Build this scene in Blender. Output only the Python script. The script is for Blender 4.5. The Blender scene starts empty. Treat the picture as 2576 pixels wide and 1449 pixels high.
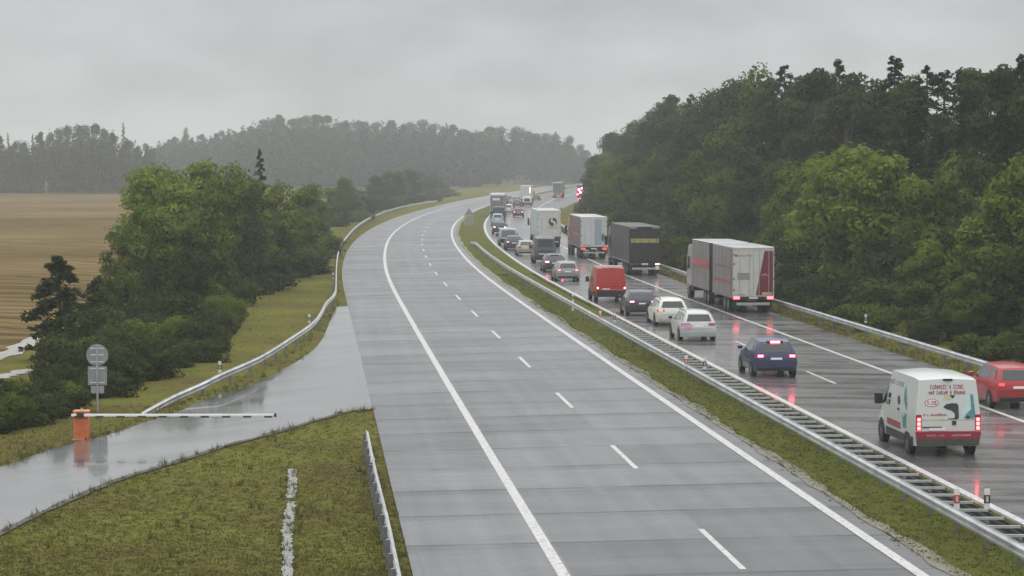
import bpy, bmesh, math, random
import numpy as np
from mathutils import Vector, Matrix
random.seed(7); RNG = np.random.default_rng(11)
SC = bpy.context.scene
COL = SC.collection
PI = math.pi

# ------------------------------------------------------------------ camera model
FPX, CX, CY, HC, HYZ = 6200.0, 1288.0, 724.5, 8.85, 412.0     # measured on the photograph (2576 px wide)
PIT = math.atan((CY - HYZ) / FPX)

def at(x, y, z=0.0):
    """point of the plane at height z seen at photo pixel x, y"""
    u = (x - CX) / FPX; v = (y - CY) / FPX
    d = Vector((u, math.cos(PIT) - v * math.sin(PIT), -math.sin(PIT) - v * math.cos(PIT)))
    k = (z - HC) / d.z
    return Vector((0, 0, HC)) + d * k

# ------------------------------------------------------------------ road centreline (inner edge line of the left carriageway)
KY = np.array([0, 50, 100, 150, 200, 250, 300, 350, 400, 450, 520, 600, 700, 850, 1050, 1400], float)
KX = np.array([13.1, 9.05, 5.05, 1.15, -2.5, -5.3, -7.3, -8.3, -8.4, -7.6, -5.4, -2.0, 4.0, 14, 29.5, 62])
def _spl():
    n = len(KY); h = np.diff(KY); A = np.zeros((n, n)); b = np.zeros(n); A[0, 0] = A[-1, -1] = 1
    for i in range(1, n - 1):
        A[i, i-1], A[i, i], A[i, i+1] = h[i-1], 2 * (h[i-1] + h[i]), h[i]
        b[i] = 3 * ((KX[i+1] - KX[i]) / h[i] - (KX[i] - KX[i-1]) / h[i-1])
    c = np.linalg.solve(A, b)
    return c, h
_C, _H = _spl()
def cl(y):
    if y <= 0: return 13.1 - .081 * y
    i = min(max(int(np.searchsorted(KY, y)) - 1, 0), len(KY) - 2)
    h = _H[i]; c0, c1 = _C[i], _C[i+1]
    b = (KX[i+1] - KX[i]) / h - h * (2 * c0 + c1) / 3; d = (c1 - c0) / (3 * h); q = y - KY[i]
    return float(KX[i] + b * q + c0 * q * q + d * q ** 3)
def head(y):                                   # rotation about z that makes +Y follow the road
    return -math.atan((cl(y + 2) - cl(y - 2)) / 4.0)
def SS(x): x = min(max(x, 0.0), 1.0); return x * x * (3 - 2 * x)
def lerp(a, b, k): return a + (b - a) * k
def t_left(y):  return -10.9 if y < 100 else lerp(-10.9, -11.6, SS((y - 100) / 180))
def t_right(y): return 14.4 if y < 330 else lerp(14.4, 18.6, SS((y - 330) / 330))
def z_road(t):
    if t <= 0: return .025 * t
    if t < 4.2: return 0.0
    return -.01 * (t - 4.2)
def hill(x, y):
    t = x - cl(y)
    return 9.0 * max(SS((y - 915) / 190) * SS((-t - 24) / 60) * SS((x + 330) / 200), SS((y - 1085) / 160))
def zg(x, y):
    t = x - cl(y)
    tl, tr = t_left(y), t_right(y)
    if t < tl: z = -.32 + .0 * t
    elif t <= 0: z = .025 * t - .04
    elif t < 4.2: z = -.035
    elif t < tr: z = -.01 * (t - 4.2) - .04
    else: z = -.16 + .09 * max(0, min(t, 70) - 17.5)
    return z + hill(x, y)
def on_road(px, py):
    p = at(px, py, 0)
    for _ in range(4):
        z = z_road(p.x - cl(p.y)); p = at(px, py, z)
    return p
def on_ground(px, py):
    p = at(px, py, 0)
    for _ in range(6): p = at(px, py, zg(p.x, p.y))
    return p
def st(s, t, z=None): return Vector((cl(s) + t, s, zg(cl(s) + t, s) if z is None else z))

# ------------------------------------------------------------------ tagging / building helpers
def tag(o, label=None, cat=None, group=None, kind=None):
    if label: o['label'] = label
    if cat: o['category'] = cat
    if group: o['group'] = group
    if kind: o['kind'] = kind
    return o
def empty(name, loc, rz=0.0, label=None, cat=None, group=None):
    o = bpy.data.objects.new(name, None); COL.objects.link(o)
    o.location = loc; o.rotation_euler = (0, 0, rz); o.empty_display_size = .2
    return tag(o, label, cat, group)
def copy_tree(o, parent=None):
    c = o.copy(); COL.objects.link(c)
    if parent is not None: c.parent = parent
    for ch in list(o.children): copy_tree(ch, c)
    return c

class MB:
    def __init__(s): s.v = []; s.f = []; s.uv = None
    def add(s, vs, fs):
        n = len(s.v); s.v += [tuple(p) for p in vs]; s.f += [tuple(i + n for i in f) for f in fs]; return s
    def box(s, x0, x1, y0, y1, z0, z1):
        return s.add([(x0,y0,z0),(x1,y0,z0),(x1,y1,z0),(x0,y1,z0),(x0,y0,z1),(x1,y0,z1),(x1,y1,z1),(x0,y1,z1)],
                     [(0,3,2,1),(4,5,6,7),(0,1,5,4),(1,2,6,5),(2,3,7,6),(3,0,4,7)])
    def tube(s, pts, r, n=8, r1=None):
        pts = [Vector(p) for p in pts]; m = len(pts); vs = []; fs = []
        for i, p in enumerate(pts):
            d = (pts[min(i+1, m-1)] - pts[max(i-1, 0)]).normalized()
            a = d.orthogonal().normalized() if abs(d.z) > .9 else d.cross(Vector((0,0,1))).normalized()
            b = d.cross(a); rr = r if r1 is None else lerp(r, r1, i / max(1, m - 1))
            for k in range(n):
                q = 2 * PI * k / n; vs.append(p + a * (rr * math.cos(q)) + b * (rr * math.sin(q)))
        for i in range(m - 1):
            for k in range(n):
                fs.append((i*n+k, i*n+(k+1)%n, (i+1)*n+(k+1)%n, (i+1)*n+k))
        fs.append(tuple(range(n))[::-1]); fs.append(tuple(range((m-1)*n, m*n)))
        return s.add(vs, fs)
    def disc_x(s, x0, x1, cy, cz, r, n=24, ri=0):
        """cylinder (or ring) whose axis is x"""
        vs = []; fs = []
        for x in (x0, x1):
            for k in range(n):
                q = 2*PI*k/n; vs.append((x, cy + r*math.cos(q), cz + r*math.sin(q)))
        for k in range(n): fs.append((k, (k+1)%n, n+(k+1)%n, n+k))
        if ri == 0:
            fs.append(tuple(range(n))); fs.append(tuple(range(n, 2*n))[::-1])
        else:
            for x in (x0, x1):
                for k in range(n):
                    q = 2*PI*k/n; vs.append((x, cy + ri*math.cos(q), cz + ri*math.sin(q)))
            for k in range(n):
                j = (k+1) % n
                fs += [(k, 2*n+k, 2*n+j, j), (n+k, n+j, 3*n+j, 3*n+k), (2*n+k, 3*n+k, 3*n+j, 2*n+j)]
        return s.add(vs, fs)
    def poly_y(s, pts, y0, y1):
        """outline in x,z extruded from y0 to y1"""
        n = len(pts); vs = [(x, y0, z) for x, z in pts] + [(x, y1, z) for x, z in pts]
        fs = [(i, (i+1)%n, n+(i+1)%n, n+i) for i in range(n)]
        fs += [tuple(range(n))[::-1], tuple(range(n, 2*n))]
        return s.add(vs, fs)
    def poly_x(s, pts, x0, x1):
        n = len(pts); vs = [(x0, y, z) for y, z in pts] + [(x1, y, z) for y, z in pts]
        fs = [(i, (i+1)%n, n+(i+1)%n, n+i) for i in range(n)]
        fs += [tuple(range(n))[::-1], tuple(range(n, 2*n))]
        return s.add(vs, fs)
    def slab(s, A, B, C, D, off, thick=.03):
        """quad A B C D (counter-clockwise seen from outside) as a slab standing `off` proud"""
        A, B, C, D = map(Vector, (A, B, C, D))
        n = (B - A).cross(D - A)
        if n.length < 1e-9: n = (C - A).cross(D - A)
        n.normalize()
        o = [p + n * off for p in (A,B,C,D)]; i = [p + n * (off - thick) for p in (A,B,C,D)]
        return s.add(o + i, [(0,1,2,3),(7,6,5,4),(0,4,5,1),(1,5,6,2),(2,6,7,3),(3,7,4,0)])
    def build(s, name, m, parent=None, smooth=None, bevel=0, loc=None):
        me = bpy.data.meshes.new(name); me.from_pydata(s.v, [], s.f)
        bm = bmesh.new(); bm.from_mesh(me); bmesh.ops.recalc_face_normals(bm, faces=bm.faces); bm.to_mesh(me); bm.free()
        if smooth is not None:
            for p in me.polygons: p.use_smooth = True
            try: me.set_sharp_from_angle(angle=math.radians(smooth))
            except Exception: pass
        me.materials.append(m)
        o = bpy.data.objects.new(name, me); COL.objects.link(o)
        if parent is not None: o.parent = parent
        if loc is not None: o.location = loc
        if bevel:
            b = o.modifiers.new('bevel', 'BEVEL'); b.width = bevel; b.segments = 2; b.limit_method = 'ANGLE'; b.angle_limit = math.radians(28)
        return o

# ------------------------------------------------------------------ materials
def newmat(name):
    m = bpy.data.materials.new(name); m.use_nodes = True
    nt = m.node_tree; return m, nt, nt.nodes['Principled BSDF']
def ramp(nt, stops, inp=None):
    r = nt.nodes.new('ShaderNodeValToRGB'); e = r.color_ramp.elements
    e[0].position, e[0].color = stops[0][0], (*stops[0][1], 1) if len(stops[0][1]) == 3 else stops[0][1]
    e[1].position, e[1].color = stops[-1][0], (*stops[-1][1], 1)
    for p, c in stops[1:-1]:
        q = e.new(p); q.color = (*c, 1)
    if inp is not None: nt.links.new(inp, r.inputs[0])
    return r
def noise(nt, vec, scale, detail=4, rough=.55):
    n = nt.nodes.new('ShaderNodeTexNoise'); n.inputs['Scale'].default_value = scale
    n.inputs['Detail'].default_value = detail; n.inputs['Roughness'].default_value = rough
    if vec is not None: nt.links.new(vec, n.inputs['Vector'])
    return n
def mapping(nt, vec, scale=(1,1,1), rot=(0,0,0)):
    n = nt.nodes.new('ShaderNodeMapping'); n.inputs['Scale'].default_value = scale; n.inputs['Rotation'].default_value = rot
    nt.links.new(vec, n.inputs['Vector']); return n.outputs[0]
def mathn(nt, op, a, b=None, clamp=False):
    n = nt.nodes.new('ShaderNodeMath'); n.operation = op; n.use_clamp = clamp
    for i, v in enumerate((a, b)):
        if v is None: continue
        if isinstance(v, (int, float)): n.inputs[i].default_value = v
        else: nt.links.new(v, n.inputs[i])
    return n.outputs[0]
def mixc(nt, fac, a, b, mode='MIX'):
    n = nt.nodes.new('ShaderNodeMix'); n.data_type = 'RGBA'; n.blend_type = mode
    for i, v in ((0, fac), (6, a), (7, b)):
        if isinstance(v, (int, float)): n.inputs[i].default_value = v
        elif isinstance(v, tuple): n.inputs[i].default_value = (*v, 1)
        else: nt.links.new(v, n.inputs[i])
    return n.outputs[2]
def bump(nt, bs, h, strength=.3, dist=.02):
    b = nt.nodes.new('ShaderNodeBump'); b.inputs['Strength'].default_value = strength; b.inputs['Distance'].default_value = dist
    nt.links.new(h, b.inputs['Height']); nt.links.new(b.outputs[0], bs.inputs['Normal'])
def coord(nt, which='Object'):
    return nt.nodes.new('ShaderNodeTexCoord').outputs[which]
_MC = {}
def M(col, rough=.5, metal=0.0, var=.12, scale=3.0, coat=0.0, name='paint'):
    key = (tuple(col), rough, metal, var, scale, coat, name)
    if key in _MC: return _MC[key]
    m, nt, bs = newmat(name)
    n = noise(nt, coord(nt), scale, 5)
    lo = tuple(max(0, c * (1 - var)) for c in col); hi = tuple(min(1, c * (1 + var)) for c in col)
    r = ramp(nt, [(.3, lo), (.7, hi)], n.outputs[0]); nt.links.new(r.outputs[0], bs.inputs['Base Color'])
    bs.inputs['Roughness'].default_value = rough; bs.inputs['Metallic'].default_value = metal
    bs.inputs['Coat Weight'].default_value = coat; bs.inputs['Coat Roughness'].default_value = .12
    _MC[key] = m; return m
def paint(col):                     # wet car paint with road grime on the lower part
    key = ('p', col)
    if key in _MC: return _MC[key]
    m, nt, bs = newmat('car_paint'); oc = coord(nt)
    n = noise(nt, oc, 2.2, 6); z = nt.nodes.new('ShaderNodeSeparateXYZ'); nt.links.new(oc, z.inputs[0])
    k = mathn(nt, 'SUBTRACT', 1.0, mathn(nt, 'MULTIPLY', z.outputs[2], 1.25), True)
    k = mathn(nt, 'MULTIPLY', k, n.outputs[0], True)
    c = mixc(nt, mathn(nt, 'MULTIPLY', k, 1.1, True), col, (.09, .085, .08)); nt.links.new(c, bs.inputs['Base Color'])
    r = mathn(nt, 'ADD', .25, mathn(nt, 'MULTIPLY', k, .5)); nt.links.new(r, bs.inputs['Roughness'])
    bs.inputs['Coat Weight'].default_value = .3; bs.inputs['Coat Roughness'].default_value = .1
    _MC[key] = m; return m
def emit(col, s, base=None):
    key = ('e', col, s)
    if key in _MC: return _MC[key]
    m, nt, bs = newmat('lamp_glow'); bs.inputs['Base Color'].default_value = (*(base or col), 1)
    n = noise(nt, coord(nt), 30, 2); st_ = mathn(nt, 'MULTIPLY', mathn(nt, 'ADD', n.outputs[0], .5), s)
    bs.inputs['Emission Color'].default_value = (*col, 1); nt.links.new(st_, bs.inputs['Emission Strength']); bs.inputs['Roughness'].default_value = .2
    _MC[key] = m; return m
GLASS = M((.012,.016,.020), .08, 0, .3, 2, .5, 'dark_glass')
TYRE = M((.018,.018,.018), .7, 0, .3, 12, 0, 'tyre_rubber')
RIM = M((.30,.30,.31), .35, .7, .15, 8, 0, 'rim_alloy')
PLASTIC = M((.022,.022,.024), .5, 0, .3, 6, 0, 'black_plastic')
PLATE = M((.72,.72,.70), .4, 0, .06, 30, 0, 'plate_white')
GALV = M((.46,.48,.48), .36, .35, .28, 1.3, 0, 'galvanised_steel')
GALVD = M((.20,.21,.21), .45, .45, .25, 5, 0, 'galvanised_steel_dull')
WHITEP = M((.72,.72,.70), .4, 0, .1, 4, 0, 'white_plastic')
CHASSIS = M((.03,.03,.032), .6, 0, .3, 4, 0, 'chassis')
LAMP_ON = emit((1.0, .05, .09), 22.0)
LAMP_DIM = emit((.95, .03, .05), 3.0)
LAMP_OFF = M((.28,.012,.015), .15, 0, .2, 20, .5, 'red_lens')
LAMP_WHITE = emit((1.0, .62, .55), 4.0)

# road surfaces: UV = (t, s) in metres
def road_mat(name, base, joint, wet_lo, wet_hi, track):
    m, nt, bs = newmat(name); uv = coord(nt, 'UV')
    sp = nt.nodes.new('ShaderNodeSeparateXYZ'); nt.links.new(uv, sp.inputs[0]); U, V = sp.outputs[0], sp.outputs[1]
    fine = noise(nt, uv, 9, 6, .7)
    patch = noise(nt, mapping(nt, uv, (.10, .05, 1)), 1.6, 5)
    cross = noise(nt, mapping(nt, uv, (.13, .55, 1)), 1.0, 5, .58)         # water lying across the grooves
    cross2 = noise(nt, mapping(nt, uv, (.22, 1.8, 1)), 1.0, 3, .5)
    longi = noise(nt, mapping(nt, uv, (1.6, .02, 1)), 1.0, 3)
    k = mathn(nt, 'ADD', mathn(nt, 'MULTIPLY', fine.outputs[0], .35), mathn(nt, 'MULTIPLY', patch.outputs[0], .45))
    k = mathn(nt, 'ADD', k, mathn(nt, 'MULTIPLY', longi.outputs[0], .45))
    lo = tuple(c * .62 for c in base); hi = tuple(c * 1.32 for c in base)
    c = ramp(nt, [(.38, lo), (.85, hi)], k).outputs[0]
    if joint:
        wob = mathn(nt, 'MULTIPLY', mathn(nt, 'SUBTRACT', noise(nt, mapping(nt, uv, (.6, .2, 1)), 1, 3).outputs[0], .5), .10)
        ph = mathn(nt, 'MODULO', mathn(nt, 'ADD', mathn(nt, 'ADD', V, wob), 2.3), 4.86)
        dj = mathn(nt, 'ABSOLUTE', mathn(nt, 'SUBTRACT', ph, 2.43))
        line = mathn(nt, 'SUBTRACT', 1.0, mathn(nt, 'DIVIDE', dj, .16), True)
        after = mathn(nt, 'SUBTRACT', 1.0, mathn(nt, 'DIVIDE', mathn(nt, 'ABSOLUTE', mathn(nt, 'SUBTRACT', ph, 2.0)), .75), True)
        brk = ramp(nt, [(.30, (.12,.12,.12)), (.56, (1,1,1))], noise(nt, mapping(nt, uv, (.35, .3, 1)), 1, 3).outputs[0]).outputs[0]
        sid = nt.nodes.new('ShaderNodeCombineXYZ'); nt.links.new(mathn(nt, 'FLOOR', mathn(nt, 'DIVIDE', mathn(nt, 'ADD', V, 4.73), 4.86)), sid.inputs[0]); nt.links.new(mathn(nt, 'FLOOR', mathn(nt, 'DIVIDE', mathn(nt, 'ADD', U, 11.2), 3.8)), sid.inputs[1])
        wnz = nt.nodes.new('ShaderNodeTexWhiteNoise'); wnz.noise_dimensions = '2D'; nt.links.new(sid.outputs[0], wnz.inputs['Vector'])
        tint = ramp(nt, [(0, (.74,.74,.75)), (1, (1.18,1.18,1.18))], wnz.outputs[0]).outputs[0]; c = mixc(nt, 1.0, c, tint, 'MULTIPLY')
        crk = nt.nodes.new('ShaderNodeTexVoronoi'); crk.feature = 'DISTANCE_TO_EDGE'; crk.inputs['Scale'].default_value = .16; nt.links.new(mixc(nt, .12, uv, noise(nt, uv, .9, 5).outputs[1]), crk.inputs['Vector'])
        cm = mathn(nt, 'SUBTRACT', 1.0, mathn(nt, 'DIVIDE', crk.outputs[0], .006), True)
        c = mixc(nt, mathn(nt, 'MULTIPLY', cm, mathn(nt, 'MULTIPLY', ramp(nt, [(.52, (0,0,0)), (.6, (1,1,1))], noise(nt, uv, .07, 3).outputs[0]).outputs[0], .5)), c, (.03,.03,.03))
        jf = mathn(nt, 'MULTIPLY', line, brk)
        c = mixc(nt, mathn(nt, 'MULTIPLY', jf, .9), c, (.014,.045,.045))
        c = mixc(nt, mathn(nt, 'MULTIPLY', mathn(nt, 'MULTIPLY', after, brk), .42), c, (.05,.05,.05))
        lj = mathn(nt, 'SUBTRACT', 1.0, mathn(nt, 'DIVIDE', mathn(nt, 'ABSOLUTE', mathn(nt, 'ADD', U, 3.55)), .03), True)
        c = mixc(nt, mathn(nt, 'MULTIPLY', lj, .30), c, (.06,.06,.06))
    nt.links.new(c, bs.inputs['Base Color'])
    w = mathn(nt, 'ADD', mathn(nt, 'MULTIPLY', cross.outputs[0], .75), mathn(nt, 'MULTIPLY', cross2.outputs[0], .25))
    r = ramp(nt, [(.36, (wet_lo,)*3), (.62, (wet_hi,)*3)], w); nt.links.new(r.outputs[0], bs.inputs['Roughness'])
    bs.inputs['Coat Roughness'].default_value = wet_lo * .8
    if joint:
        keep = mathn(nt, 'SUBTRACT', 1.0, mathn(nt, 'ADD', mathn(nt, 'MULTIPLY', jf, .75), mathn(nt, 'MULTIPLY', mathn(nt, 'MULTIPLY', after, brk), .20), True), True)
        keep = mathn(nt, 'MULTIPLY', keep, mathn(nt, 'ADD', .84, mathn(nt, 'MULTIPLY', wnz.outputs[0], .16)))
        damp = ramp(nt, [(.40, (.62,.62,.62)), (.60, (1,1,1))], mathn(nt, 'ADD', mathn(nt, 'MULTIPLY', noise(nt, mapping(nt, uv, (.17, .26, 1)), 1.0, 6, .6).outputs[0], .7), mathn(nt, 'MULTIPLY', longi.outputs[0], .3))).outputs[0]
        keep = mathn(nt, 'MULTIPLY', keep, damp)
        nt.links.new(mathn(nt, 'MULTIPLY', keep, .06), bs.inputs['Coat Weight']); nt.links.new(mathn(nt, 'MULTIPLY', keep, .46), bs.inputs['Specular IOR Level'])
    else: bs.inputs['Coat Weight'].default_value = .35
    bs.inputs['IOR'].default_value = 1.45
    h = mathn(nt, 'ADD', mathn(nt, 'MULTIPLY', w, 1.0), mathn(nt, 'MULTIPLY', fine.outputs[0], .12))
    bump(nt, bs, h, .05 if joint else .30, track)
    return m
CONC = road_mat('wet_concrete', (.112,.114,.118), True, .24, .40, .008)
ASPH = road_mat('wet_asphalt', (.115,.113,.116), False, .10, .40, .05)
RAMPM = road_mat('wet_old_asphalt', (.100,.101,.103), False, .04, .17, .008)

def line_mat():
    m, nt, bs = newmat('line_paint'); g = coord(nt, 'Object')
    n = noise(nt, g, 6, 6, .7); f = ramp(nt, [(.34, (.24,.24,.23)), (.52, (.52,.52,.50))], n.outputs[0])
    nt.links.new(f.outputs[0], bs.inputs['Base Color']); bs.inputs['Roughness'].default_value = .35; return m
LINE = line_mat()

def grass_mat(name, cols, s1=.35, s2=3.0):
    m, nt, bs = newmat(name); g = coord(nt, 'Object')
    a = noise(nt, g, s1, 6, .6); b = noise(nt, g, s2, 8, .7)
    k = mathn(nt, 'ADD', mathn(nt, 'MULTIPLY', a.outputs[0], .62), mathn(nt, 'MULTIPLY', b.outputs[0], .42))
    c = ramp(nt, [(.36, cols[0]), (.47, cols[1]), (.56, cols[2]), (.68, cols[3])], k)
    nt.links.new(c.outputs[0], bs.inputs['Base Color']); bs.inputs['Roughness'].default_value = .75
    bs.inputs['Specular IOR Level'].default_value = .0
    bump(nt, bs, b.outputs[0], .8, .12); return m
G_GROUND = grass_mat('rough_grass', [(.088,.068,.034), (.112,.098,.032), (.118,.120,.030), (.165,.152,.045)], .16, 2.5)
G_MED = grass_mat('median_grass', [(.080,.068,.030), (.094,.096,.026), (.098,.112,.027), (.13,.125,.035)], .22, 4)

def field_mat():
    m, nt, bs = newmat('stubble'); g = coord(nt, 'Object')
    mp = mapping(nt, g, (1, 1, 1), (0, 0, math.radians(-62)))
    wn = nt.nodes.new('ShaderNodeTexWave'); wn.inputs['Scale'].default_value = .085; wn.inputs['Distortion'].default_value = 9
    wn.inputs['Detail'].default_value = 5; wn.inputs['Detail Scale'].default_value = .7; nt.links.new(mp, wn.inputs['Vector'])
    n2 = noise(nt, mapping(nt, mp, (1.0, .08, 1)), .9, 6, .65); n3 = noise(nt, g, .018, 5)
    k = mathn(nt, 'ADD', mathn(nt, 'MULTIPLY', wn.outputs[1], .17), mathn(nt, 'MULTIPLY', n2.outputs[0], .78))
    k = mathn(nt, 'ADD', k, mathn(nt, 'MULTIPLY', mathn(nt, 'SUBTRACT', n3.outputs[0], .3), .55))
    c = ramp(nt, [(.34, (.052,.035,.015)), (.52, (.105,.074,.032)), (.74, (.20,.15,.07))], k)
    nt.links.new(c.outputs[0], bs.inputs['Base Color']); bs.inputs['Roughness'].default_value = .9; bs.inputs['Specular IOR Level'].default_value = 0
    bump(nt, bs, k, .6, .2); return m
FIELD = field_mat()
def gravel_mat(name, lo, hi):
    m, nt, bs = newmat(name); g = coord(nt, 'Object'); n = noise(nt, g, 4, 9, .75)
    c = ramp(nt, [(.36, lo), (.64, hi)], n.outputs[0]); nt.links.new(c.outputs[0], bs.inputs['Base Color'])
    bs.inputs['Roughness'].default_value = .8; bump(nt, bs, n.outputs[0], .8, .06); return m
GRAVEL = gravel_mat('verge_gravel', (.085,.085,.045), (.24,.22,.17))
PALE = gravel_mat('pale_stones', (.16,.155,.13), (.42,.41,.38))

def leaf_mat(name, a, b, c, nscale=.5):
    m, nt, bs = newmat(name); g = coord(nt, 'Object'); oi = nt.nodes.new('ShaderNodeObjectInfo')
    n = noise(nt, g, nscale, 4); n2 = noise(nt, g, 6, 3)
    k = mathn(nt, 'ADD', mathn(nt, 'MULTIPLY', n.outputs[0], .55), mathn(nt, 'MULTIPLY', n2.outputs[0], .3))
    k = mathn(nt, 'ADD', k, mathn(nt, 'MULTIPLY', oi.outputs['Random'], .24))
    r = ramp(nt, [(.34, a), (.54, b), (.80, c)], k); g2 = nt.nodes.new('ShaderNodeMix'); g2.data_type = 'RGBA'; g2.blend_type = 'MULTIPLY'
    g2.inputs[0].default_value = 1; nt.links.new(r.outputs[0], g2.inputs[6]); g2.inputs[7].default_value = (GAIN, GAIN, GAIN, 1); g2.clamp_result = False
    nt.links.new(g2.outputs[2], bs.inputs['Base Color'])
    bs.inputs['Roughness'].default_value = .8; bs.inputs['Specular IOR Level'].default_value = .05
    tl = nt.nodes.new('ShaderNodeBsdfTranslucent'); nt.links.new(g2.outputs[2], tl.inputs['Color'])
    mx = nt.nodes.new('ShaderNodeMixShader'); mx.inputs[0].default_value = .38
    nt.links.new(bs.outputs[0], mx.inputs[1]); nt.links.new(tl.outputs[0], mx.inputs[2]); nt.links.new(mx.outputs[0], nt.nodes['Material Output'].inputs['Surface'])
    return m
GAIN = 1.25
L_DARK = leaf_mat('spruce_needles', (.018,.030,.012), (.030,.047,.016), (.050,.070,.022))
L_PINE = leaf_mat('pine_needles', (.028,.041,.014), (.044,.063,.019), (.070,.094,.026))
L_MID = leaf_mat('broad_leaves', (.050,.072,.013), (.084,.114,.018), (.135,.168,.028))
L_LIGHT = leaf_mat('light_leaves', (.080,.118,.016), (.130,.178,.024), (.20,.25,.04))
L_BUSH = leaf_mat('bush_leaves', (.026,.038,.012), (.045,.060,.016), (.085,.100,.026))
BARK = M((.075,.06,.048), .85, 0, .4, 4, 0, 'bark')

# ------------------------------------------------------------------ strips following the road
def S_list(s0, s1):
    out = []; s = s0
    while s < s1 - .01:
        out.append(s); s += max(1.5, min(12, s * .022))
    out.append(s1); return out
def strip(name, s0, s1, ta, tb, dz, m, nt_=2, zf=None, kind='structure', ss=None):
    """sheet between offsets ta(s) and tb(s); uv = (t, s)"""
    fa = ta if callable(ta) else (lambda s: ta); fb = tb if callable(tb) else (lambda s: tb)
    ss = ss or S_list(s0, s1); vs = []; uvs = []; fs = []
    for s in ss:
        for i in range(nt_):
            t = lerp(fa(s), fb(s), i / (nt_ - 1)); z = (zf(t, s) if zf else z_road(t)) + dz
            vs.append((cl(s) + t, s, z)); uvs.append((t, s))
    for j in range(len(ss) - 1):
        for i in range(nt_ - 1):
            a = j * nt_ + i; fs.append((a, a + 1, a + nt_ + 1, a + nt_))
    me = bpy.data.meshes.new(name); me.from_pydata(vs, [], fs); me.materials.append(m)
    ul = me.uv_layers.new(name='UVMap'); idx = np.empty(len(me.loops), int); me.loops.foreach_get('vertex_index', idx)
    ul.data.foreach_set('uv', np.array(uvs)[idx].ravel())
    for p in me.polygons: p.use_smooth = True
    o = bpy.data.objects.new(name, me); COL.objects.link(o)
    if kind: o['kind'] = kind
    return o

S0, S1 = 22, 1078
strip('left_carriageway', S0, S1, t_left, lambda s: .62, 0, CONC, 9)
strip('right_carriageway', S0, S1, lambda s: 4.18, t_right, 0, ASPH, 9)
# painted lines, sheets 4-5 mm above the road
def line(name, s0, s1, t, w):
    f = t if callable(t) else (lambda s: t)
    return strip(name, s0, s1, lambda s: f(s) - w / 2, lambda s: f(s) + w / 2, .005, LINE)
line('road_edge_line', S0, S1, 0.0, .27)
line('road_edge_line', S0, S1, -7.6, .27)
line('road_edge_line', S0, S1, 4.45, .25)
line('road_edge_line', S0, S1, 11.5, .22)
# dashes: 6 m long, 18 m apart, phased on the photograph
s_d = at(1848, 1422).y
for k in range(-1, 22):
    s = s_d + 18 * k; line('road_lane_dash', s, s + 6, -3.62, .15)
s_d = at(2110, 963).y
for k in range(-2, 20):
    s = s_d + 18 * k; line('road_lane_dash', s, s + 6, 8.0, .14)

# ground: one sheet out to the horizon
def ground():
    ss = [-60, 0, 20] + S_list(26, 1300) + [1450, 1700, 2100, 2600]
    # offset list is piecewise: fixed columns between the breakpoints of the cross-section
    def cols(y):
        tl, tr = t_left(y), t_right(y)
        L = [-1400, -900, -600, -420, -300, -220, -165, -130, -105, -85, -70, -58, -48, -40, -33, -28, -24, -20, -17, -14.5]
        L += [tl - 1.0, tl - .03, tl + .02, tl * .5, -.03, .03, 1.5, 3, 4.17, 4.23, 9, tr - .02, tr + .03, tr + 1.2]
        L += [21, 24, 28, 33, 40, 50, 62, 70, 85, 110, 150, 220, 330, 500, 800, 1400]
        return L
    vs = []; n = None
    for s in ss:
        c = cols(s); n = len(c)
        for t in c:
            x = cl(s) + t; z = zg(x, s); vs.append((x, s, z))
    fs = [(j*n+i, j*n+i+1, (j+1)*n+i+1, (j+1)*n+i) for j in range(len(ss)-1) for i in range(n-1)]
    me = bpy.data.meshes.new('ground'); me.from_pydata(vs, [], fs); me.materials.append(G_GROUND)
    for p in me.polygons: p.use_smooth = True
    o = bpy.data.objects.new('ground', me); COL.objects.link(o); o['kind'] = 'structure'
ground()
# median: paved margin, gravel edge, grass, drain channel
strip('median_gravel_edge', 30, 420, lambda s: .60 + .06 * math.sin(s * .9) + .05 * math.sin(s * 2.3), lambda s: .92 + .10 * math.sin(s * .37) + .08 * math.sin(s * 1.7), .012, GRAVEL, 3, lambda t, s: 0)
strip('median_grass', 30, 560, lambda s: .84, lambda s: 4.2, .004, G_MED, 5, lambda t, s: 0.0)
strip('drain_channel', 30, 133, lambda s: 3.02, lambda s: 3.85, .011, M((.03,.03,.03), .35, 0, .4, 6, 0, 'wet_channel'), 3, lambda t, s: 0.0)

# ---------------------------------------------------------------- the ramp road on the left, flat polygon at z -.27
def sheet(name, pts, m, z, kind='structure', uvrot=0.0):
    bm = bmesh.new(); vs = [bm.verts.new((p.x, p.y, z)) for p in pts]; f = bm.faces.new(vs)
    if f.normal.z < 0: f.normal_flip()
    bmesh.ops.triangulate(bm, faces=bm.faces)
    me = bpy.data.meshes.new(name); bm.to_mesh(me); bm.free(); me.materials.append(m)
    ul = me.uv_layers.new(name='UVMap')
    for l in me.loops:
        c = me.vertices[l.vertex_index].co; ul.data[l.index].uv = (c.x * math.cos(uvrot) + c.y * math.sin(uvrot), -c.x * math.sin(uvrot) + c.y * math.cos(uvrot))
    o = bpy.data.objects.new(name, me); COL.objects.link(o)
    if kind: o['kind'] = kind
    return o
def chain(pts, n=6):
    """Catmull-Rom through points"""
    out = []
    P = [Vector(p) for p in pts]
    for i in range(len(P) - 1):
        a, b, c, d = P[max(i-1, 0)], P[i], P[i+1], P[min(i+2, len(P)-1)]
        for k in range(n):
            u = k / n
            out.append(.5 * ((2*b) + (c - a)*u + (2*a - 5*b + 4*c - d)*u*u + (3*b - a - 3*c + d)*u**3))
    out.append(P[-1]); return out
ZR = -.285
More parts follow.
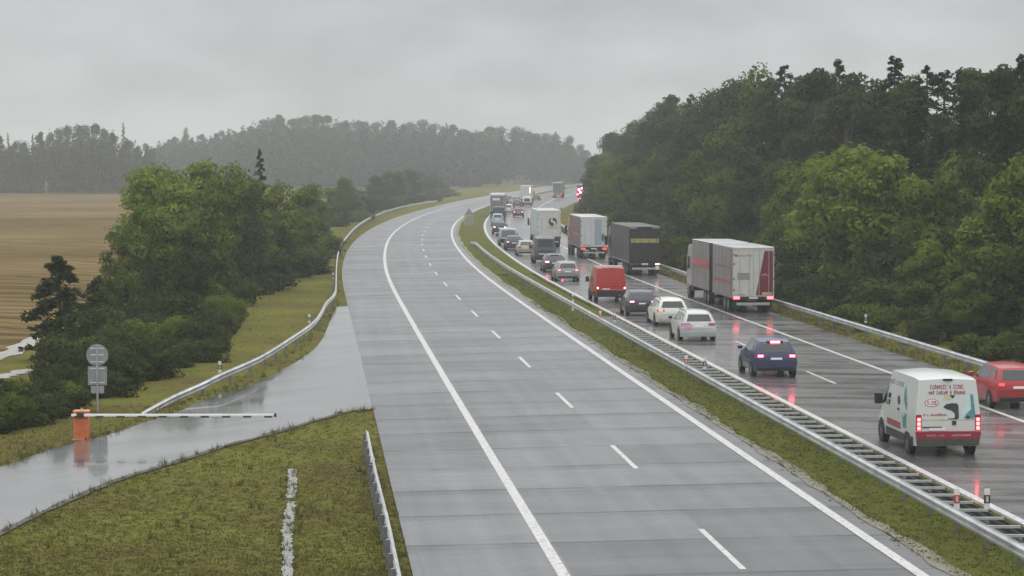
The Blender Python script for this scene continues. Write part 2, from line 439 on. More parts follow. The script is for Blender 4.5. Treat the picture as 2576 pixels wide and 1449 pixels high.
up_edge = [(-420,1330),(-200,1246),(0,1175),(100,1140),(187,1112),(238,1102),(300,1085),(370,1060),(450,1035),(525,1001),(625,970),(715,927),(800,868),(835,795),(843,772)]
lo_edge = [(955,1029),(905,1031),(860,1038),(750,1069),(650,1098),(560,1121),(420,1166),(270,1214),(130,1274),(0,1337),(-200,1440),(-420,1560)]
upw = chain([at(x, y, ZR) for x, y in up_edge]); low = chain([at(x, y, ZR) for x, y in lo_edge])
e_far = upw[-1]; e_near = low[0]
join = [Vector((cl(s) + t_left(s) + .02, s, 0)) for s in np.linspace(e_far.y + 1, e_near.y, 12)]
sheet('ramp_road', upw + join + low, RAMPM, ZR, uvrot=1.0)
# broken kerb edge of the ramp: dark wet margin
def band(name, pts, w0, w1, z, m, jitter=.0, kind='structure'):
    vs = []; fs = []
    n = len(pts)
    for i, p in enumerate(pts):
        d = (pts[min(i+1, n-1)] - pts[max(i-1, 0)]); d.z = 0; d.normalize(); q = Vector((-d.y, d.x, 0))
        a = p + q * (w0 + random.uniform(-jitter, jitter)); b = p + q * (w1 + random.uniform(-jitter, jitter))
        vs += [(a.x, a.y, z), (b.x, b.y, z)]
    fs = [(2*i, 2*i+1, 2*i+3, 2*i+2) for i in range(n - 1)]
    me = bpy.data.meshes.new(name); me.from_pydata(vs, [], fs); me.materials.append(m)
    bm = bmesh.new(); bm.from_mesh(me); bmesh.ops.recalc_face_normals(bm, faces=bm.faces); bm.to_mesh(me); bm.free()
    o = bpy.data.objects.new(name, me); COL.objects.link(o)
    if kind: o['kind'] = kind
    return o
WETDIRT = gravel_mat('wet_dirt', (.035,.032,.028), (.10,.092,.08))
band('ramp_road_margin', low, -.02, .20, ZR + .006, WETDIRT, .06)
# field of stubble and pale tracks beside it
FZ = -.30
fld = [at(-700,1010,FZ), at(-260,955,FZ), at(0,893,FZ), at(110,846,FZ), at(240,790,FZ), at(345,738,FZ), at(450,660,FZ), at(560,590,FZ), at(660,540,FZ), at(740,500,FZ), at(700,489,FZ), at(200,487.6,FZ), at(-300,489.5,FZ), at(-1400,492,FZ)]
sheet('stubble_field', fld, FIELD, FZ)
band('field_track', chain([at(-260,962,FZ), at(0,897,FZ), at(110,850,FZ), at(240,794,FZ), at(345,742,FZ)], 8), -.5, .7, FZ + .012, PALE, .22)
band('field_track', chain([at(-120,985,FZ), at(0,950,FZ), at(70,932,FZ), at(150,915,FZ), at(215,880,FZ)], 8), -.35, .45, FZ + .012, PALE, .2)
# stony ditch in the grass island
WETST = gravel_mat('wet_stones', (.20,.20,.185), (.34,.335,.315)); WETST.node_tree.nodes['Principled BSDF'].inputs['Roughness'].default_value = .22
for dp in ([(722,1475),(724,1400),(721,1345),(727,1296),(729,1262)], [(730,1254),(733,1228),(734,1200),(736,1180)]):
    band('stone_ditch', chain([at(x, y, FZ) for x, y in dp], 14), -.125, .105, FZ + .012, WETST, .05)

# ------------------------------------------------------------------ guard rails
W_PROF = [(-.035,-.155),(-.035,-.13),(.035,-.085),(.035,-.055),(-.035,-.02),(-.035,.02),(.035,.055),(.035,.085),(-.035,.13),(-.035,.155)]
def beam(mb, pts, side, z=.6, th=.012):
    """W-shaped beam along pts; side = +1 face to the right of travel, -1 to the left"""
    prof = [(side * a, b) for a, b in W_PROF]
    prof2 = prof + [(a - side * th, b) for a, b in prof[::-1]]
    n = len(prof2); vs = []; fs = []; m = len(pts)
    for i, p in enumerate(pts):
        d = (pts[min(i+1, m-1)] - pts[max(i-1, 0)]); d.z = 0; d.normalize(); q = Vector((d.y, -d.x, 0))
        for a, b in prof2: vs.append((p.x + q.x * a, p.y + q.y * a, p.z + z + b))
    for i in range(m - 1):
        for k in range(n): fs.append((i*n+k, i*n+(k+1)%n, (i+1)*n+(k+1)%n, (i+1)*n+k))
    fs += [tuple(range(n)), tuple(range((m-1)*n, m*n))[::-1]]
    mb.add(vs, fs)
def resample(pts, step):
    out = [pts[0].copy()]; acc = 0.0
    for a, b in zip(pts[:-1], pts[1:]):
        L = (b - a).length; pos = step - acc
        while pos <= L:
            out.append(a.lerp(b, pos / L)); pos += step
        acc = (acc + L) % step if L else acc
    return out
def post(mb, p, d, h=.72, w=.05):
    q = Vector((d.y, -d.x, 0)) * w; e = d * (w * 1.1)
    c = [p + q + e, p - q + e, p - q - e, p + q - e]; base = [Vector((v.x, v.y, p.z - .25)) for v in c]; top = [Vector((v.x, v.y, p.z + h)) for v in c]
    mb.add(base + top, [(0,1,2,3),(7,6,5,4),(0,4,5,1),(1,5,6,2),(2,6,7,3),(3,7,4,0)])
def guardrail(label, pts, side, step, group='guard rails', z=.6, maxposts=100):
    o = pts[0]; r = empty('guard_rail', o, 0, label, 'guard rail', group)
    loc = [p - o for p in pts]
    mb = MB(); beam(mb, loc, side, z); mb.build('rail_beam', GALV, r, smooth=40)
    pp = resample(loc, step)
    for i in range(min(len(pp), maxposts)):
        a = pp[min(i+1, len(pp)-1)] - pp[max(i-1, 0)]; a.z = 0; a.normalize(); q = Vector((a.y, -a.x, 0)) * (-side * .10)
        mb = MB(); post(mb, pp[i] + q, a, z + .10); mb.build('post', GALVD, r)
    return r
# median barrier: left beam, right beam, cross bars
BARM = M((.42,.43,.42), .45, .2, .15, 5, 0, 'bar_steel')
def median_barrier():
    s0, s1, s2 = 40, 131, 273
    o = st(s0, 1.95, 0); r = empty('median_barrier', o, 0, 'long double steel crash barrier with ladder-like cross bars on the grassy median', 'crash barrier', 'guard rails')
    tL = lambda s: 1.95 if s < 150 else lerp(1.95, 1.75, (s - 150) / 123)
    ptsL = [st(s, tL(s), -.0 if s < 255 else lerp(0, -.5, (s - 255) / 18)) - o for s in list(np.arange(s0, s2, 3.0)) + [s2]]
    mb = MB(); beam(mb, ptsL, -1); 
    mb.build('rail_beam', GALV, r, smooth=40)
    ptsR = [st(s, 2.86, 0) - o for s in np.arange(s0, s1 + 1, 3.0)]
    mb = MB(); beam(mb, ptsR, 1, .49); mb.build('rail_beam', M((.045,.047,.045), .6, .1, .35, 2, 0, 'shaded_gap_steel'), r, smooth=40)  # beam coloured near black: shade of the gaps put into its colour
    # top rail on the left beam
    k = 0
    for s in np.arange(s0 + .5, s1, 1.33):
        h = -head(s); d = Vector((math.sin(h), math.cos(h), 0)); q = Vector((d.y, -d.x, 0))
        a = st(s, 2.0, 0) - o; b = st(s, 2.80, 0) - o
        mb = MB(); e = d * .032; up = Vector((0, 0, .03))
        z0 = Vector((0, 0, .69))
        c = [a + z0 - e, a + z0 + e, b + z0 + e, b + z0 - e]
        mb.add([p - up for p in c] + [p + up for p in c], [(3,2,1,0),(4,5,6,7),(0,1,5,4),(1,2,6,5),(2,3,7,6),(3,0,4,7)])
        mb.build('cross_bar', BARM, r)
        if k % 2 == 0:
            mb = MB(); post(mb, st(s, 2.42, 0) - o, d, .63, .045); mb.build('post', GALVD, r)
        k += 1
    for s in np.arange(s1 + 2, s2 - 4, 5.0):
        h = -head(s); d = Vector((math.sin(h), math.cos(h), 0))
        mb = MB(); post(mb, st(s, tL(s) + .1, 0) - o, d, .68); mb.build('post', GALVD, r)
median_barrier()
rightp = [st(s, lerp(14.95, t_right(s) + .55, SS((s - 300) / 60)), -.14) for s in S_list(70, 470)]
guardrail('long galvanised guard rail along the right verge in front of the dense wood', rightp, -1, 4.0)
lz = -.32
lrail_px = [(358,1044),(375,1034),(436,1001),(510,968),(558,944),(623,916),(668,894),(736,851),(787,815),(808,788),(820,765),(838,746),(845,730),(846,700),(848,655),(856,622),(873,595),(899,568),(935,546),(985,527),(1040,514),(1100,505)]
lrz = [-.24, -.21, -.06, .14, .30]
lp = chain([at(x, y, lrz[i] if i < 5 else .34) for i, (x, y) in enumerate(lrail_px)], 5)
lpp = []
for i, p in enumerate(lp):
    lpp.append(Vector((p.x, p.y, p.z - .66)))
guardrail('curving galvanised guard rail on the left verge running past the ramp mouth', lpp, 1, 4.2)
np_px = [(1022,1510),(1008,1453),(996,1398),(974,1296),(943,1172),(924,1082)]
npp = chain([at(x, y, .42) for x, y in np_px], 6)
npp = [Vector((p.x, p.y, lz)) for p in npp]
guardrail('short weathered guard rail on the grass island at the left edge of the concrete road', npp, 1, 2.0)

# ------------------------------------------------------------------ delineators
def delineator(p, label, h=1.0, band=(.02,.02,.02), rz=0.0):
    r = empty('marker_post', p, rz, label, 'marker post', 'roadside marker posts')
    pr = [(-.065, -.035), (.065, -.035), (.065, .02), (0, .055), (-.065, .02)]
    mb = MB(); n = 5
    mb.add([(x, y, 0) for x, y in pr] + [(x, y, h - (.05 if y > 0 else 0)) for x, y in pr], [(i, (i+1)%n, n+(i+1)%n, n+i) for i in range(n)] + [tuple(range(n))[::-1], tuple(range(n, 2*n))])
    mb.build('post_body', WHITEP, r, bevel=.008)
    mb = MB(); mb.box(-.069, .069, -.040, .024, h - .36, h - .16); mb.build('colour_band', M(band, .4, 0, .2, 6, 0, 'band'), r)
    mb = MB(); mb.box(-.030, .030, -.048, -.038, h - .33, h - .19); mb.build('reflector', M((.6,.6,.6), .15, .3, .1, 9, 0, 'reflector'), r)
RED = (.50,.03,.03)
def dl(px, py, ztop, h, label, band=(.02,.02,.02)):
    p = at(px, py, ztop); delineator(Vector((p.x, p.y, ztop - h)), label, h, band)
dl(553, 908, .50, .50, 'white marker post with black band behind the left guard rail, nearest the ramp')
dl(778, 790, .50, .50, 'white marker post with black band above the bend of the left guard rail')
dl(838, 686, .50, .50, 'white marker post with black band at the straight upper run of the left rail')
dl(937, 1150, .50, .50, 'white marker post with black band on the short guard rail of the grass island')
dl(2407, 1228, 1.12, .50, 'white marker post with red band on the barrier below the white van', RED)
dl(2483, 1228, 1.12, .50, 'white marker post with black band by the road line below the white van')
dl(1726, 893, 1.12, .50, 'white marker post with red band on the median barrier left of the blue car', RED)
dl(1773, 899, 1.12, .50, 'white marker post with black band at the road line left of the blue car')
dl(1510, 781, 1.12, .50, 'white marker post at the far end of the ladder barrier in the median', RED)
dl(1546, 787, 1.12, .50, 'white marker post with black band at the far end of the ladder barrier, road side')
dl(2178, 790, .98, .45, 'white marker post with black band on the right guard rail below the wood')
dl(1441, 738, 1.05, 1.05, 'white marker post in the median grass left of the red van')

# ------------------------------------------------------------------ boom gate
def boom_gate():
    p = at(206, 1106, -.32); ORANGE = M((.62,.17,.055), .45, 0, .18, 5, .2, 'orange_paint')
    r = empty('boom_gate', p, 0, 'orange boom gate with white horizontal arm lowered across the wet ramp', 'boom gate')
    mb = MB(); mb.box(-.245, .245, -.18, .18, 0, .93); mb.build('cabinet', ORANGE, r, bevel=.015)
    mb = MB(); mb.box(-.265, .265, -.20, .20, .933, .985); mb.build('cabinet_lid', M((.68,.24,.10), .4, 0, .12, 5, .2, 'lid_paint'), r, bevel=.015)
    mb = MB(); mb.tube([(0,0,.986),(0,0,1.06)], .035, 10); mb.build('warning_lamp', M((.5,.42,.2), .3, 0, .1, 9, .3, 'amber'), r)
    mb = MB(); mb.box(-.18, .18, -.19, -.182, .15, .62); mb.build('cabinet_door', M((.55,.14,.05), .5, 0, .2, 5, 0, 'door_orange'), r)
    mb = MB(); mb.box(-.30, 6.42, -.285, -.215, .80, .885); arm = mb.build('boom_arm', M((.85,.85,.82), .35, 0, .05, 6, .2, 'boom_white'), r, bevel=.01)
    for k in range(10):
        x = -.2 + k * .70
        mb = MB(); mb.box(x, x + .27, -.290, -.210, .765, .822); mb.build('dark_stripe', PLASTIC, arm)
    mb = MB(); mb.box(-.12, .12, -.30, -.185, .76, .92); mb.build('arm_bracket', PLASTIC, r, bevel=.01)
    mb = MB(); mb.box(6.42, 6.50, -.29, -.21, .785, .90); mb.build('arm_tip', PLASTIC, r)
    mb = MB(); mb.box(-.30, .30, -.24, .24, -.12, .02); mb.build('footing', M((.3,.3,.29), .8, 0, .2, 5, 0, 'footing_concrete'), r)
boom_gate()
BRACE = M((.66,.68,.68), .4, .1, .1, 5, 0, 'brace_metal')
def back_sign():
    p = at(245, 1036, -.32); SB = M((.27,.30,.30), .45, .1, .12, 4, 0, 'sign_back')
    r = empty('road_sign', p, math.radians(3), 'grey backs of a round sign and two plates on one pole beside the ramp', 'road sign')
    mb = MB(); mb.tube([(0,.05,-.3),(0,.05,2.45)], .035, 10); mb.build('pole', GALV, r, smooth=40)
    n = 32; mb = MB(); mb.poly_y([(.385*math.cos(2*PI*k/n), 2.10 + .385*math.sin(2*PI*k/n)) for k in range(n)], .095, .112); d = mb.build('round_plate', SB, r)
    mb = MB(); mb.poly_y([(.40*math.cos(2*PI*k/n), 2.10 + .40*math.sin(2*PI*k/n)) for k in range(n)], .100, .107); mb.build('plate_rim', GALV, d)
    mb = MB()
    for z in (1.85, 2.11, 2.35): mb.box(-.25, .25, .075, .094, z - .022, z + .022)
    mb.build('bracing', BRACE, d)
    mb = MB(); mb.box(-.35, .35, .095, .112, .98, 1.68); q = mb.build('square_plate', SB, r)
    mb = MB()
    for z in (1.08, 1.60): mb.box(-.27, .27, .075, .094, z - .022, z + .022)
    mb.build('bracing', BRACE, q)
    mb = MB(); mb.box(-.24, .24, .095, .112, .68, .95); mb.build('small_plate', M((.36,.38,.37), .5, .2, .25, 9, 0, 'small_plate_grey'), r)
back_sign()
def median_sign():
    p = at(1180, 571, 0.0)
    r = empty('warning_sign', p, 0, 'grey triangular road sign above a pale plate in the far grass median', 'road sign')
    mb = MB(); mb.tube([(0,.05,-.2),(0,.05,2.55)], .04, 8); mb.build('pole', GALVD, r)
    mb = MB(); mb.poly_y([(-.78,1.42),(.78,1.42),(.06,2.62),(-.06,2.62)], .0, .02); t = mb.build('triangle_plate', M((.27,.25,.25), .5, .2, .2, 5, 0, 'sign_grey'), r)
    mb = MB()
    for x in (-.42, 0, .42): mb.box(x - .13, x + .13, -.012, -.002, 1.46, 1.66)
    mb.build('pale_mark', M((.42,.38,.37), .5, 0, .1, 5, 0, 'mark_pale'), t)
    mb = MB(); mb.box(-.66, .66, .0, .02, .22, 1.30); mb.build('lower_plate', M((.30,.28,.24), .55, .0, .15, 5, 0, 'plate_beige'), r)
median_sign()

# ------------------------------------------------------------------ vehicles (origin: ground below the middle of the rear axle, +Y forward)
class Shell:
    """lofted vehicle body; rows go from sill to roof, columns from rear to front"""
    def __init__(s, rows, wid, roofc):
        s.rows = rows; s.wid = wid; s.nc = len(rows[0]); s.nr = len(rows); s.roofc = roofc
    def p(s, k, j, side): y, z = s.rows[k][j]; return Vector((side * s.wid[k][j], y, z))
    def body(s, mb):
        nr, nc = s.nr, s.nc; ring = 2 * nr + 1; vs = []; fs = []
        for j in range(nc):
            for k in range(nr): vs.append(s.p(k, j, -1))
            y, z = s.rows[nr-1][j]; vs.append((0, y, z + s.roofc[j]))
            for k in range(nr - 1, -1, -1): vs.append(s.p(k, j, 1))
        for j in range(nc - 1):
            for i in range(ring): fs.append((j*ring+i, j*ring+(i+1)%ring, (j+1)*ring+(i+1)%ring, (j+1)*ring+i))
        for j in (0, nc - 1):
            b = j * ring
            for k in range(nr - 1): fs.append((b+k, b+k+1, b+ring-2-k, b+ring-1-k))
            fs.append((b+nr-1, b+nr, b+nr+1))
        mb.add(vs, fs)
    def rear(s, u, v):
        """u 0..1 left to right, v 0..nr-1 in rows"""
        k = min(int(v), s.nr - 2); f = v - k
        a = s.p(k, 0, -1).lerp(s.p(k+1, 0, -1), f); b = s.p(k, 0, 1).lerp(s.p(k+1, 0, 1), f)
        return a.lerp(b, u)
    def side(s, j, v, sd):
        k = min(int(v), s.nr - 2); f = v - k; c = min(int(j), s.nc - 2); g = j - c
        return (s.p(k, c, sd).lerp(s.p(k+1, c, sd), f)).lerp(s.p(k, c+1, sd).lerp(s.p(k+1, c+1, sd), f), g)
    def rslab(s, u0, u1, v0, v1, off=.012, th=.04, mb=None):
        mb = mb or MB(); return mb.slab(s.rear(u0, v0), s.rear(u1, v0), s.rear(u1, v1), s.rear(u0, v1), off, th)
    def sslab(s, j0, j1, v0, v1, sd, off=.010, th=.04, mb=None):
        mb = mb or MB(); a, b, c, d = s.side(j0, v0, sd), s.side(j1, v0, sd), s.side(j1, v1, sd), s.side(j0, v1, sd)
        if sd < 0: return mb.slab(b, a, d, c, off, th)
        return mb.slab(a, b, c, d, off, th)

def wheel(root, x, y, r, w, rim=RIM):
    sd = 1 if x > 0 else -1
    mb = MB(); mb.disc_x(x - w/2, x + w/2, y, r, r, 28, r * .62); t = mb.build('wheel', TYRE, root, smooth=35, bevel=.015)
    mb = MB(); xo = x + sd * w * .36; mb.disc_x(min(xo, x - sd*w*.3), max(xo, x - sd*w*.3), y, r, r * .63, 24)
    rm = mb.build('rim', M((.10,.10,.10), .5, .3, .2, 6, 0, 'rim_back'), t)
    mb = MB()
    for k in range(5):
        q = 2 * PI * k / 5 + .3
        c = Vector((xo + sd * .008, y, r)); e = c + Vector((0, math.cos(q), math.sin(q))) * (r * .58); pr = Vector((0, -math.sin(q), math.cos(q))) * (r * .09)
        mb.slab(c - pr, e - pr, e + pr, c + pr, .006, .02)
    mb.disc_x(xo - .01, xo + .014, y, r, r * .16, 12); mb.disc_x(xo - .012, xo + .010, y, r, r * .63, 24, r * .54)
    mb.build('spokes', rim, t)

def place(px, py, dz=0):
    p = on_road(px, py); return p
def car(px, py, label, col, style='hatch', brake=0, cat='car', detail=True, rz=0.0, plate=True, glow=None, off=False, group='vehicles queuing on the right carriageway', rails=False, high=False, lamp_size=1.0, bumper=None):
    D = dict(hatch=(4.25, 1.80, 1.47, .80, .52, .24), estate=(4.65, 1.82, 1.48, .95, .34, .24), suv=(4.40, 1.84, 1.55, .85, .44, .27), mpv=(4.45, 1.83, 1.68, .85, .26, .26))[style]
    L, W, H, ov, rr, sill = D
    loc = place(px, py); root = empty('car', loc, head(loc.y) + rz, label, cat, group)
    b = -ov; f = L - ov; belt = .62 * H
    r0 = [(b+.07, sill), (b+.5, sill-.03), (.75, sill-.03), (1.7, sill-.03), (2.2, sill-.03), (f-1.1, sill-.03), (f-.55, sill), (f-.05, sill)]
    r1 = [(b, .58*H*.72), (b+.5, .42*H), (.75, .42*H), (1.7, .41*H), (2.2, .41*H), (f-1.1, .40*H), (f-.55, .40*H), (f, .36*H)]
    r2 = [(b+.07, belt+.02), (b+.5, belt+.03), (.75, belt+.02), (1.7, belt), (2.2, belt-.01), (f-1.15, belt-.02), (f-.6, belt-.10), (f-.12, belt-.24)]
    yt = f - 2.0
    r3 = [(b+rr, H-.09), (b+rr+.5, H-.045), (b+rr+1.0, H-.02), (1.5, H-.02), (yt, H-.06), (f-1.2, belt+.01), (f-.62, belt-.075), (f-.16, belt-.22)]
    w = W / 2
    wid = [[w*.90, w*.97, w*.97, w*.97, w*.97, w*.97, w*.95, w*.78],
           [w*.95, w*1.0, w*1.0, w*1.0, w*1.0, w*1.0, w*.98, w*.82],
           [w*.89, w*.96, w*.97, w*.97, w*.97, w*.96, w*.92, w*.74],
           [w*.68, w*.70, w*.71, w*.71, w*.70, w*.80, w*.72, w*.6]]
    S = Shell([r0, r1, r2, r3], wid, [.02, .04, .05, .05, .04, .03, .03, .02])
    P = paint(col)
    mb = MB(); S.body(mb); body = mb.build('body', P, root, smooth=38, bevel=.06)
    # glass
    S.rslab(.10, .90, 2.14, 2.90, .010, .04).build('rear_window', GLASS, root, bevel=.01)
    for sd in (-1, 1):
        S.sslab(3.05, 4.55, 2.12, 2.86, sd).build('side_window', GLASS, root)
        S.sslab(1.55, 2.95, 2.12, 2.90, sd).build('side_window', GLASS, root)
        S.sslab(.62, 1.42, 2.18, 2.86, sd).build('side_window', GLASS, root)
    a, c = S.p(3, 4, -1), S.p(3, 4, 1); d, e = S.p(2, 5, -1) * 1, S.p(2, 5, 1) * 1
    MB().slab(e.lerp(d, .08), d.lerp(e, .08), a.lerp(c, .06), c.lerp(a, .06), .02, .03).build('windscreen', GLASS, root)
    # bumper valance, boot seam, plate
    bmp = MB(); S.rslab(.06, .94, .02, .42, .016, .05, bmp); bmp.build('rear_bumper', bumper or PLASTIC, root, bevel=.01)
    mb = MB(); S.rslab(.14, .86, 1.02, 1.06, .004, .02, mb); mb.build('boot_seam', PLASTIC, root)
    if plate:
        mb = MB(); S.rslab(.36, .64, 1.30, 1.56, .014, .03, mb); pl = mb.build('number_plate', PLATE, root)
    # lamps
    lm = LAMP_ON if brake == 2 else LAMP_DIM if brake == 1 else LAMP_OFF
    k = lamp_size
    for sd in (-1, 1):
        u0, u1 = (.015, .015 + .20 * k) if sd < 0 else (.985 - .20 * k, .985)
        mb = MB(); S.rslab(u0, u1, 1.56, 1.94, .022, .06, mb); S.sslab(0.02, .42, 1.56, 1.90, sd, .012, .04, mb)
        t = mb.build('tail_light', LAMP_OFF if brake else lm, root, bevel=.01)
        if brake:
            mb = MB(); S.rslab(u0 + .02, u1 - .05 if sd < 0 else u1 - .02, 1.62, 1.88, .030, .03, mb) if sd < 0 else S.rslab(u0 + .05, u1 - .02, 1.62, 1.88, .030, .03, mb)
            mb.build('lamp_lens', glow or lm, t)
    if high or brake == 2:
        p0 = S.rear(.5, 3.0) + Vector((0, -.01, .0))
        mb = MB(); mb.box(-.34, .34, p0.y - .06, p0.y + .10, p0.z - .035, p0.z + .055); sp = mb.build('roof_spoiler', P, root, bevel=.015)
        if high:
            mb = MB(); mb.box(-.20, .20, p0.y - .085, p0.y - .055, p0.z - .045, p0.z + .04); mb.build('high_brake_light', LAMP_ON, root)
    # mirrors, handles, seams, arches
    for sd in (-1, 1):
        m_ = S.side(4.55, 2.1, sd)
        mb = MB(); mb.box(m_.x + sd*.03 if sd > 0 else m_.x - .22, m_.x + .22 if sd > 0 else m_.x - .03, m_.y - .06, m_.y + .09, m_.z + .02, m_.z + .17)
        mb.build('mirror', PLASTIC if style != 'suv' else P, root, bevel=.03)
        if detail:
            for j in (2.75, 4.1):
                mb = MB(); S.sslab(j - .12, j + .06, 1.70, 1.76, sd, .022, .03, mb); mb.build('door_handle', P, root)
            mb = MB()
            for j in (1.55, 3.0): S.sslab(j, j + .025, .35, 2.0, sd, .003, .02, mb)
            mb.build('door_seam', PLASTIC, root)
        wb = f - .88
        for yw in (0, wb):
            xw = sd * w * .985
            mb = MB(); mb.disc_x(min(xw, xw + sd*.012), max(xw, xw + sd*.012), yw, .34, .385, 24); mb.build('wheel_arch', PLASTIC, root)
            wheel(root, sd * (w - .085), yw, .325, .22)
    if rails:
        for sd in (-1, 1):
            mb = MB(); pts = [S.p(3, 0, sd) + Vector((-sd*.02, .15, .05)), S.p(3, 1, sd) + Vector((-sd*.02, 0, .075)), S.p(3, 3, sd) + Vector((-sd*.02, 0, .075)), S.p(3, 4, sd) + Vector((-sd*.02, -.1, .05))]
            mb.tube(pts, .022, 8); mb.build('roof_rail', PLASTIC, root)
    return root, S

def van(px, py, label, col, dims=(5.4, 2.03, 2.5), brake=0, lamp='tall', rear=None, cat='van', group='vehicles queuing on the right carriageway', bumper=None, glow=None):
    L, W, H = dims; ov = 1.0
    loc = place(px, py); root = empty('van', loc, head(loc.y), label, cat, group)
    b = -ov; f = L - ov; w = W / 2; k = H / 2.5
    r0 = [(b+.06, .34), (b+.6, .30), (.8, .30), (2.2, .30), (f-1.5, .30), (f-.8, .30), (f-.1, .30)]
    r1 = [(b, .80), (b+.6, .78), (.8, .78), (2.2, .78), (f-1.5, .78), (f-.8, .78), (f, .72)]
    r2 = [(b+.02, 1.32*k), (b+.6, 1.32*k), (.8, 1.32*k), (2.2, 1.32*k), (f-1.5, 1.30*k), (f-.75, 1.22*k), (f-.15, 1.05*k)]
    r3 = [(b+.14, H-.12), (b+.7, H-.08), (1.2, H-.07), (2.2, H-.07), (f-1.75, H-.14), (f-.8, 1.25*k), (f-.2, 1.08*k)]
    wid = [[w*.93, w*.97, w*.97, w*.97, w*.97, w*.96, w*.82], [w*.97, w, w, w, w, w*.98, w*.85],
           [w*.965, w*.985, w*.985, w*.985, w*.98, w*.95, w*.78], [w*.85, w*.87, w*.88, w*.88, w*.84, w*.84, w*.68]]
    S = Shell([r0, r1, r2, r3], wid, [.05, .07, .07, .07, .05, .04, .03])
    P = paint(col)
    mb = MB(); S.body(mb); mb.build('body', P, root, smooth=38, bevel=.05)
    mb = MB(); S.rslab(.0, 1.0, .05, .86, .045, .10, mb); bm_ = mb.build('rear_bumper', bumper or PLASTIC, root, bevel=.025)
    mb = MB(); S.rslab(.497, .503, .95, 2.95, .004, .02, mb); S.rslab(.06, .94, 1.66, 1.675, .004, .02, mb); mb.build('door_seam', PLASTIC, root)
    mb = MB(); S.rslab(.56, .62, 1.38, 1.62, .03, .04, mb); mb.build('rear_door_handle', PLASTIC, root)
    lm = LAMP_ON if brake == 2 else LAMP_DIM if brake == 1 else LAMP_OFF
    for sd in (-1, 1):
        u0, u1 = (.0, .085) if sd < 0 else (.915, 1.0)
        v0, v1 = (1.05, 2.0) if lamp == 'tall' else (1.1, 1.62)
        mb = MB(); S.rslab(u0, u1, v0, v1, .022, .07, mb); t = mb.build('tail_light', LAMP_OFF, root, bevel=.012)
        n = 3 if lamp == 'tall' else 1
        for i in range(n):
            a = lerp(v0, v1 - .16, (i + .12) / n); e = lerp(v0, v1 - .16, (i + .86) / n)
            mb = MB(); S.rslab(u0 + .018, u1 - .018, a, e, .032, .03, mb); mb.build('lamp_lens', (glow or lm) if brake else LAMP_OFF, t)
    for sd in (-1, 1):
        m_ = S.side(4.75, 2.35, sd); x0, x1 = (m_.x + .05, m_.x + .30) if sd > 0 else (m_.x - .30, m_.x - .05)
        mb = MB(); mb.box(x0, x1, m_.y - .06, m_.y + .12, m_.z - .10, m_.z + .26); mb.build('mirror', PLASTIC, root, bevel=.04)
        S.sslab(4.05, 4.9, 2.06, 2.82, sd).build('side_window', GLASS, root)
        mb = MB()
        for j in (1.45, 2.95, 3.95): S.sslab(j, j + .014, .6, 2.9, sd, .003, .02, mb)
        S.sslab(.6, 3.95, 2.02, 2.05, sd, .004, .02, mb)
        mb.build('door_seam', M((.25,.26,.26), .5, 0, .1, 5, 0, 'seam_grey'), root)
        mb = MB(); S.sslab(.6, 3.9, .02, .58, sd, .014, .04, mb); mb.build('sill_trim', PLASTIC, root)
        for yw in (0, f - .95):
            xw = sd * w * .98
            mb = MB(); mb.disc_x(min(xw, xw + sd*.014), max(xw, xw + sd*.014), yw, .36, .42, 24); mb.build('wheel_arch', PLASTIC, root)
            wheel(root, sd * (w - .10), yw, .35, .23, M((.16,.16,.165), .5, .4, .2, 6, 0, 'steel_rim'))
    a, c = S.p(3, 4, -1), S.p(3, 4, 1); d, e = S.p(2, 5, -1), S.p(2, 5, 1)
    MB().slab(e.lerp(d, .08), d.lerp(e, .08), a.lerp(c, .06), c.lerp(a, .06), .03, .03).build('windscreen', GLASS, root)
    mb = MB(); S.rslab(.20, .46, 1.04, 1.20, .02, .03, mb); mb.build('number_plate', PLATE, root)
    return root, S

def text_obj(name, body, size, m, parent, o, ux, uz, ext=.004):
    cu = bpy.data.curves.new(name, 'FONT'); cu.body = body; cu.size = size; cu.extrude = ext; cu.align_x = 'CENTER'; cu.align_y = 'CENTER'; cu.offset = size * .012
    cu.materials.append(m); t = bpy.data.objects.new(name, cu); COL.objects.link(t); bpy.context.view_layer.update()
    me = bpy.data.meshes.new_from_object(t.evaluated_get(bpy.context.evaluated_depsgraph_get())); bpy.data.objects.remove(t)
    t = bpy.data.objects.new(name, me); COL.objects.link(t); t.parent = parent
    ux, uz = ux.normalized(), uz.normalized(); n = ux.cross(uz)
    t.matrix_local = Matrix(((ux.x, uz.x, n.x, o.x), (ux.y, uz.y, n.y, o.y), (ux.z, uz.z, n.z, o.z), (0,0,0,1)))
    return t
def blob(S, fn, pts, off=.008, th=.02):
    """flat decal outline on a shell face: fn(a, b) gives the surface point"""
    vs = [fn(a, b) for a, b in pts]; n = (vs[1] - vs[0]).cross(vs[2] - vs[0])
    A = fn(.5, 1.5); n = Vector((0, -1, 0)) if abs(n.x) < abs(n.y) else Vector((-1 if vs[0].x < 0 else 1, 0, 0))
    k = len(vs); mb = MB()
    mb.add([v + n * off for v in vs] + [v - n * th for v in vs], [tuple(range(k)), tuple(range(k, 2*k))[::-1]] + [(i, k+i, k+(i+1)%k, (i+1)%k) for i in range(k)])
    return mb
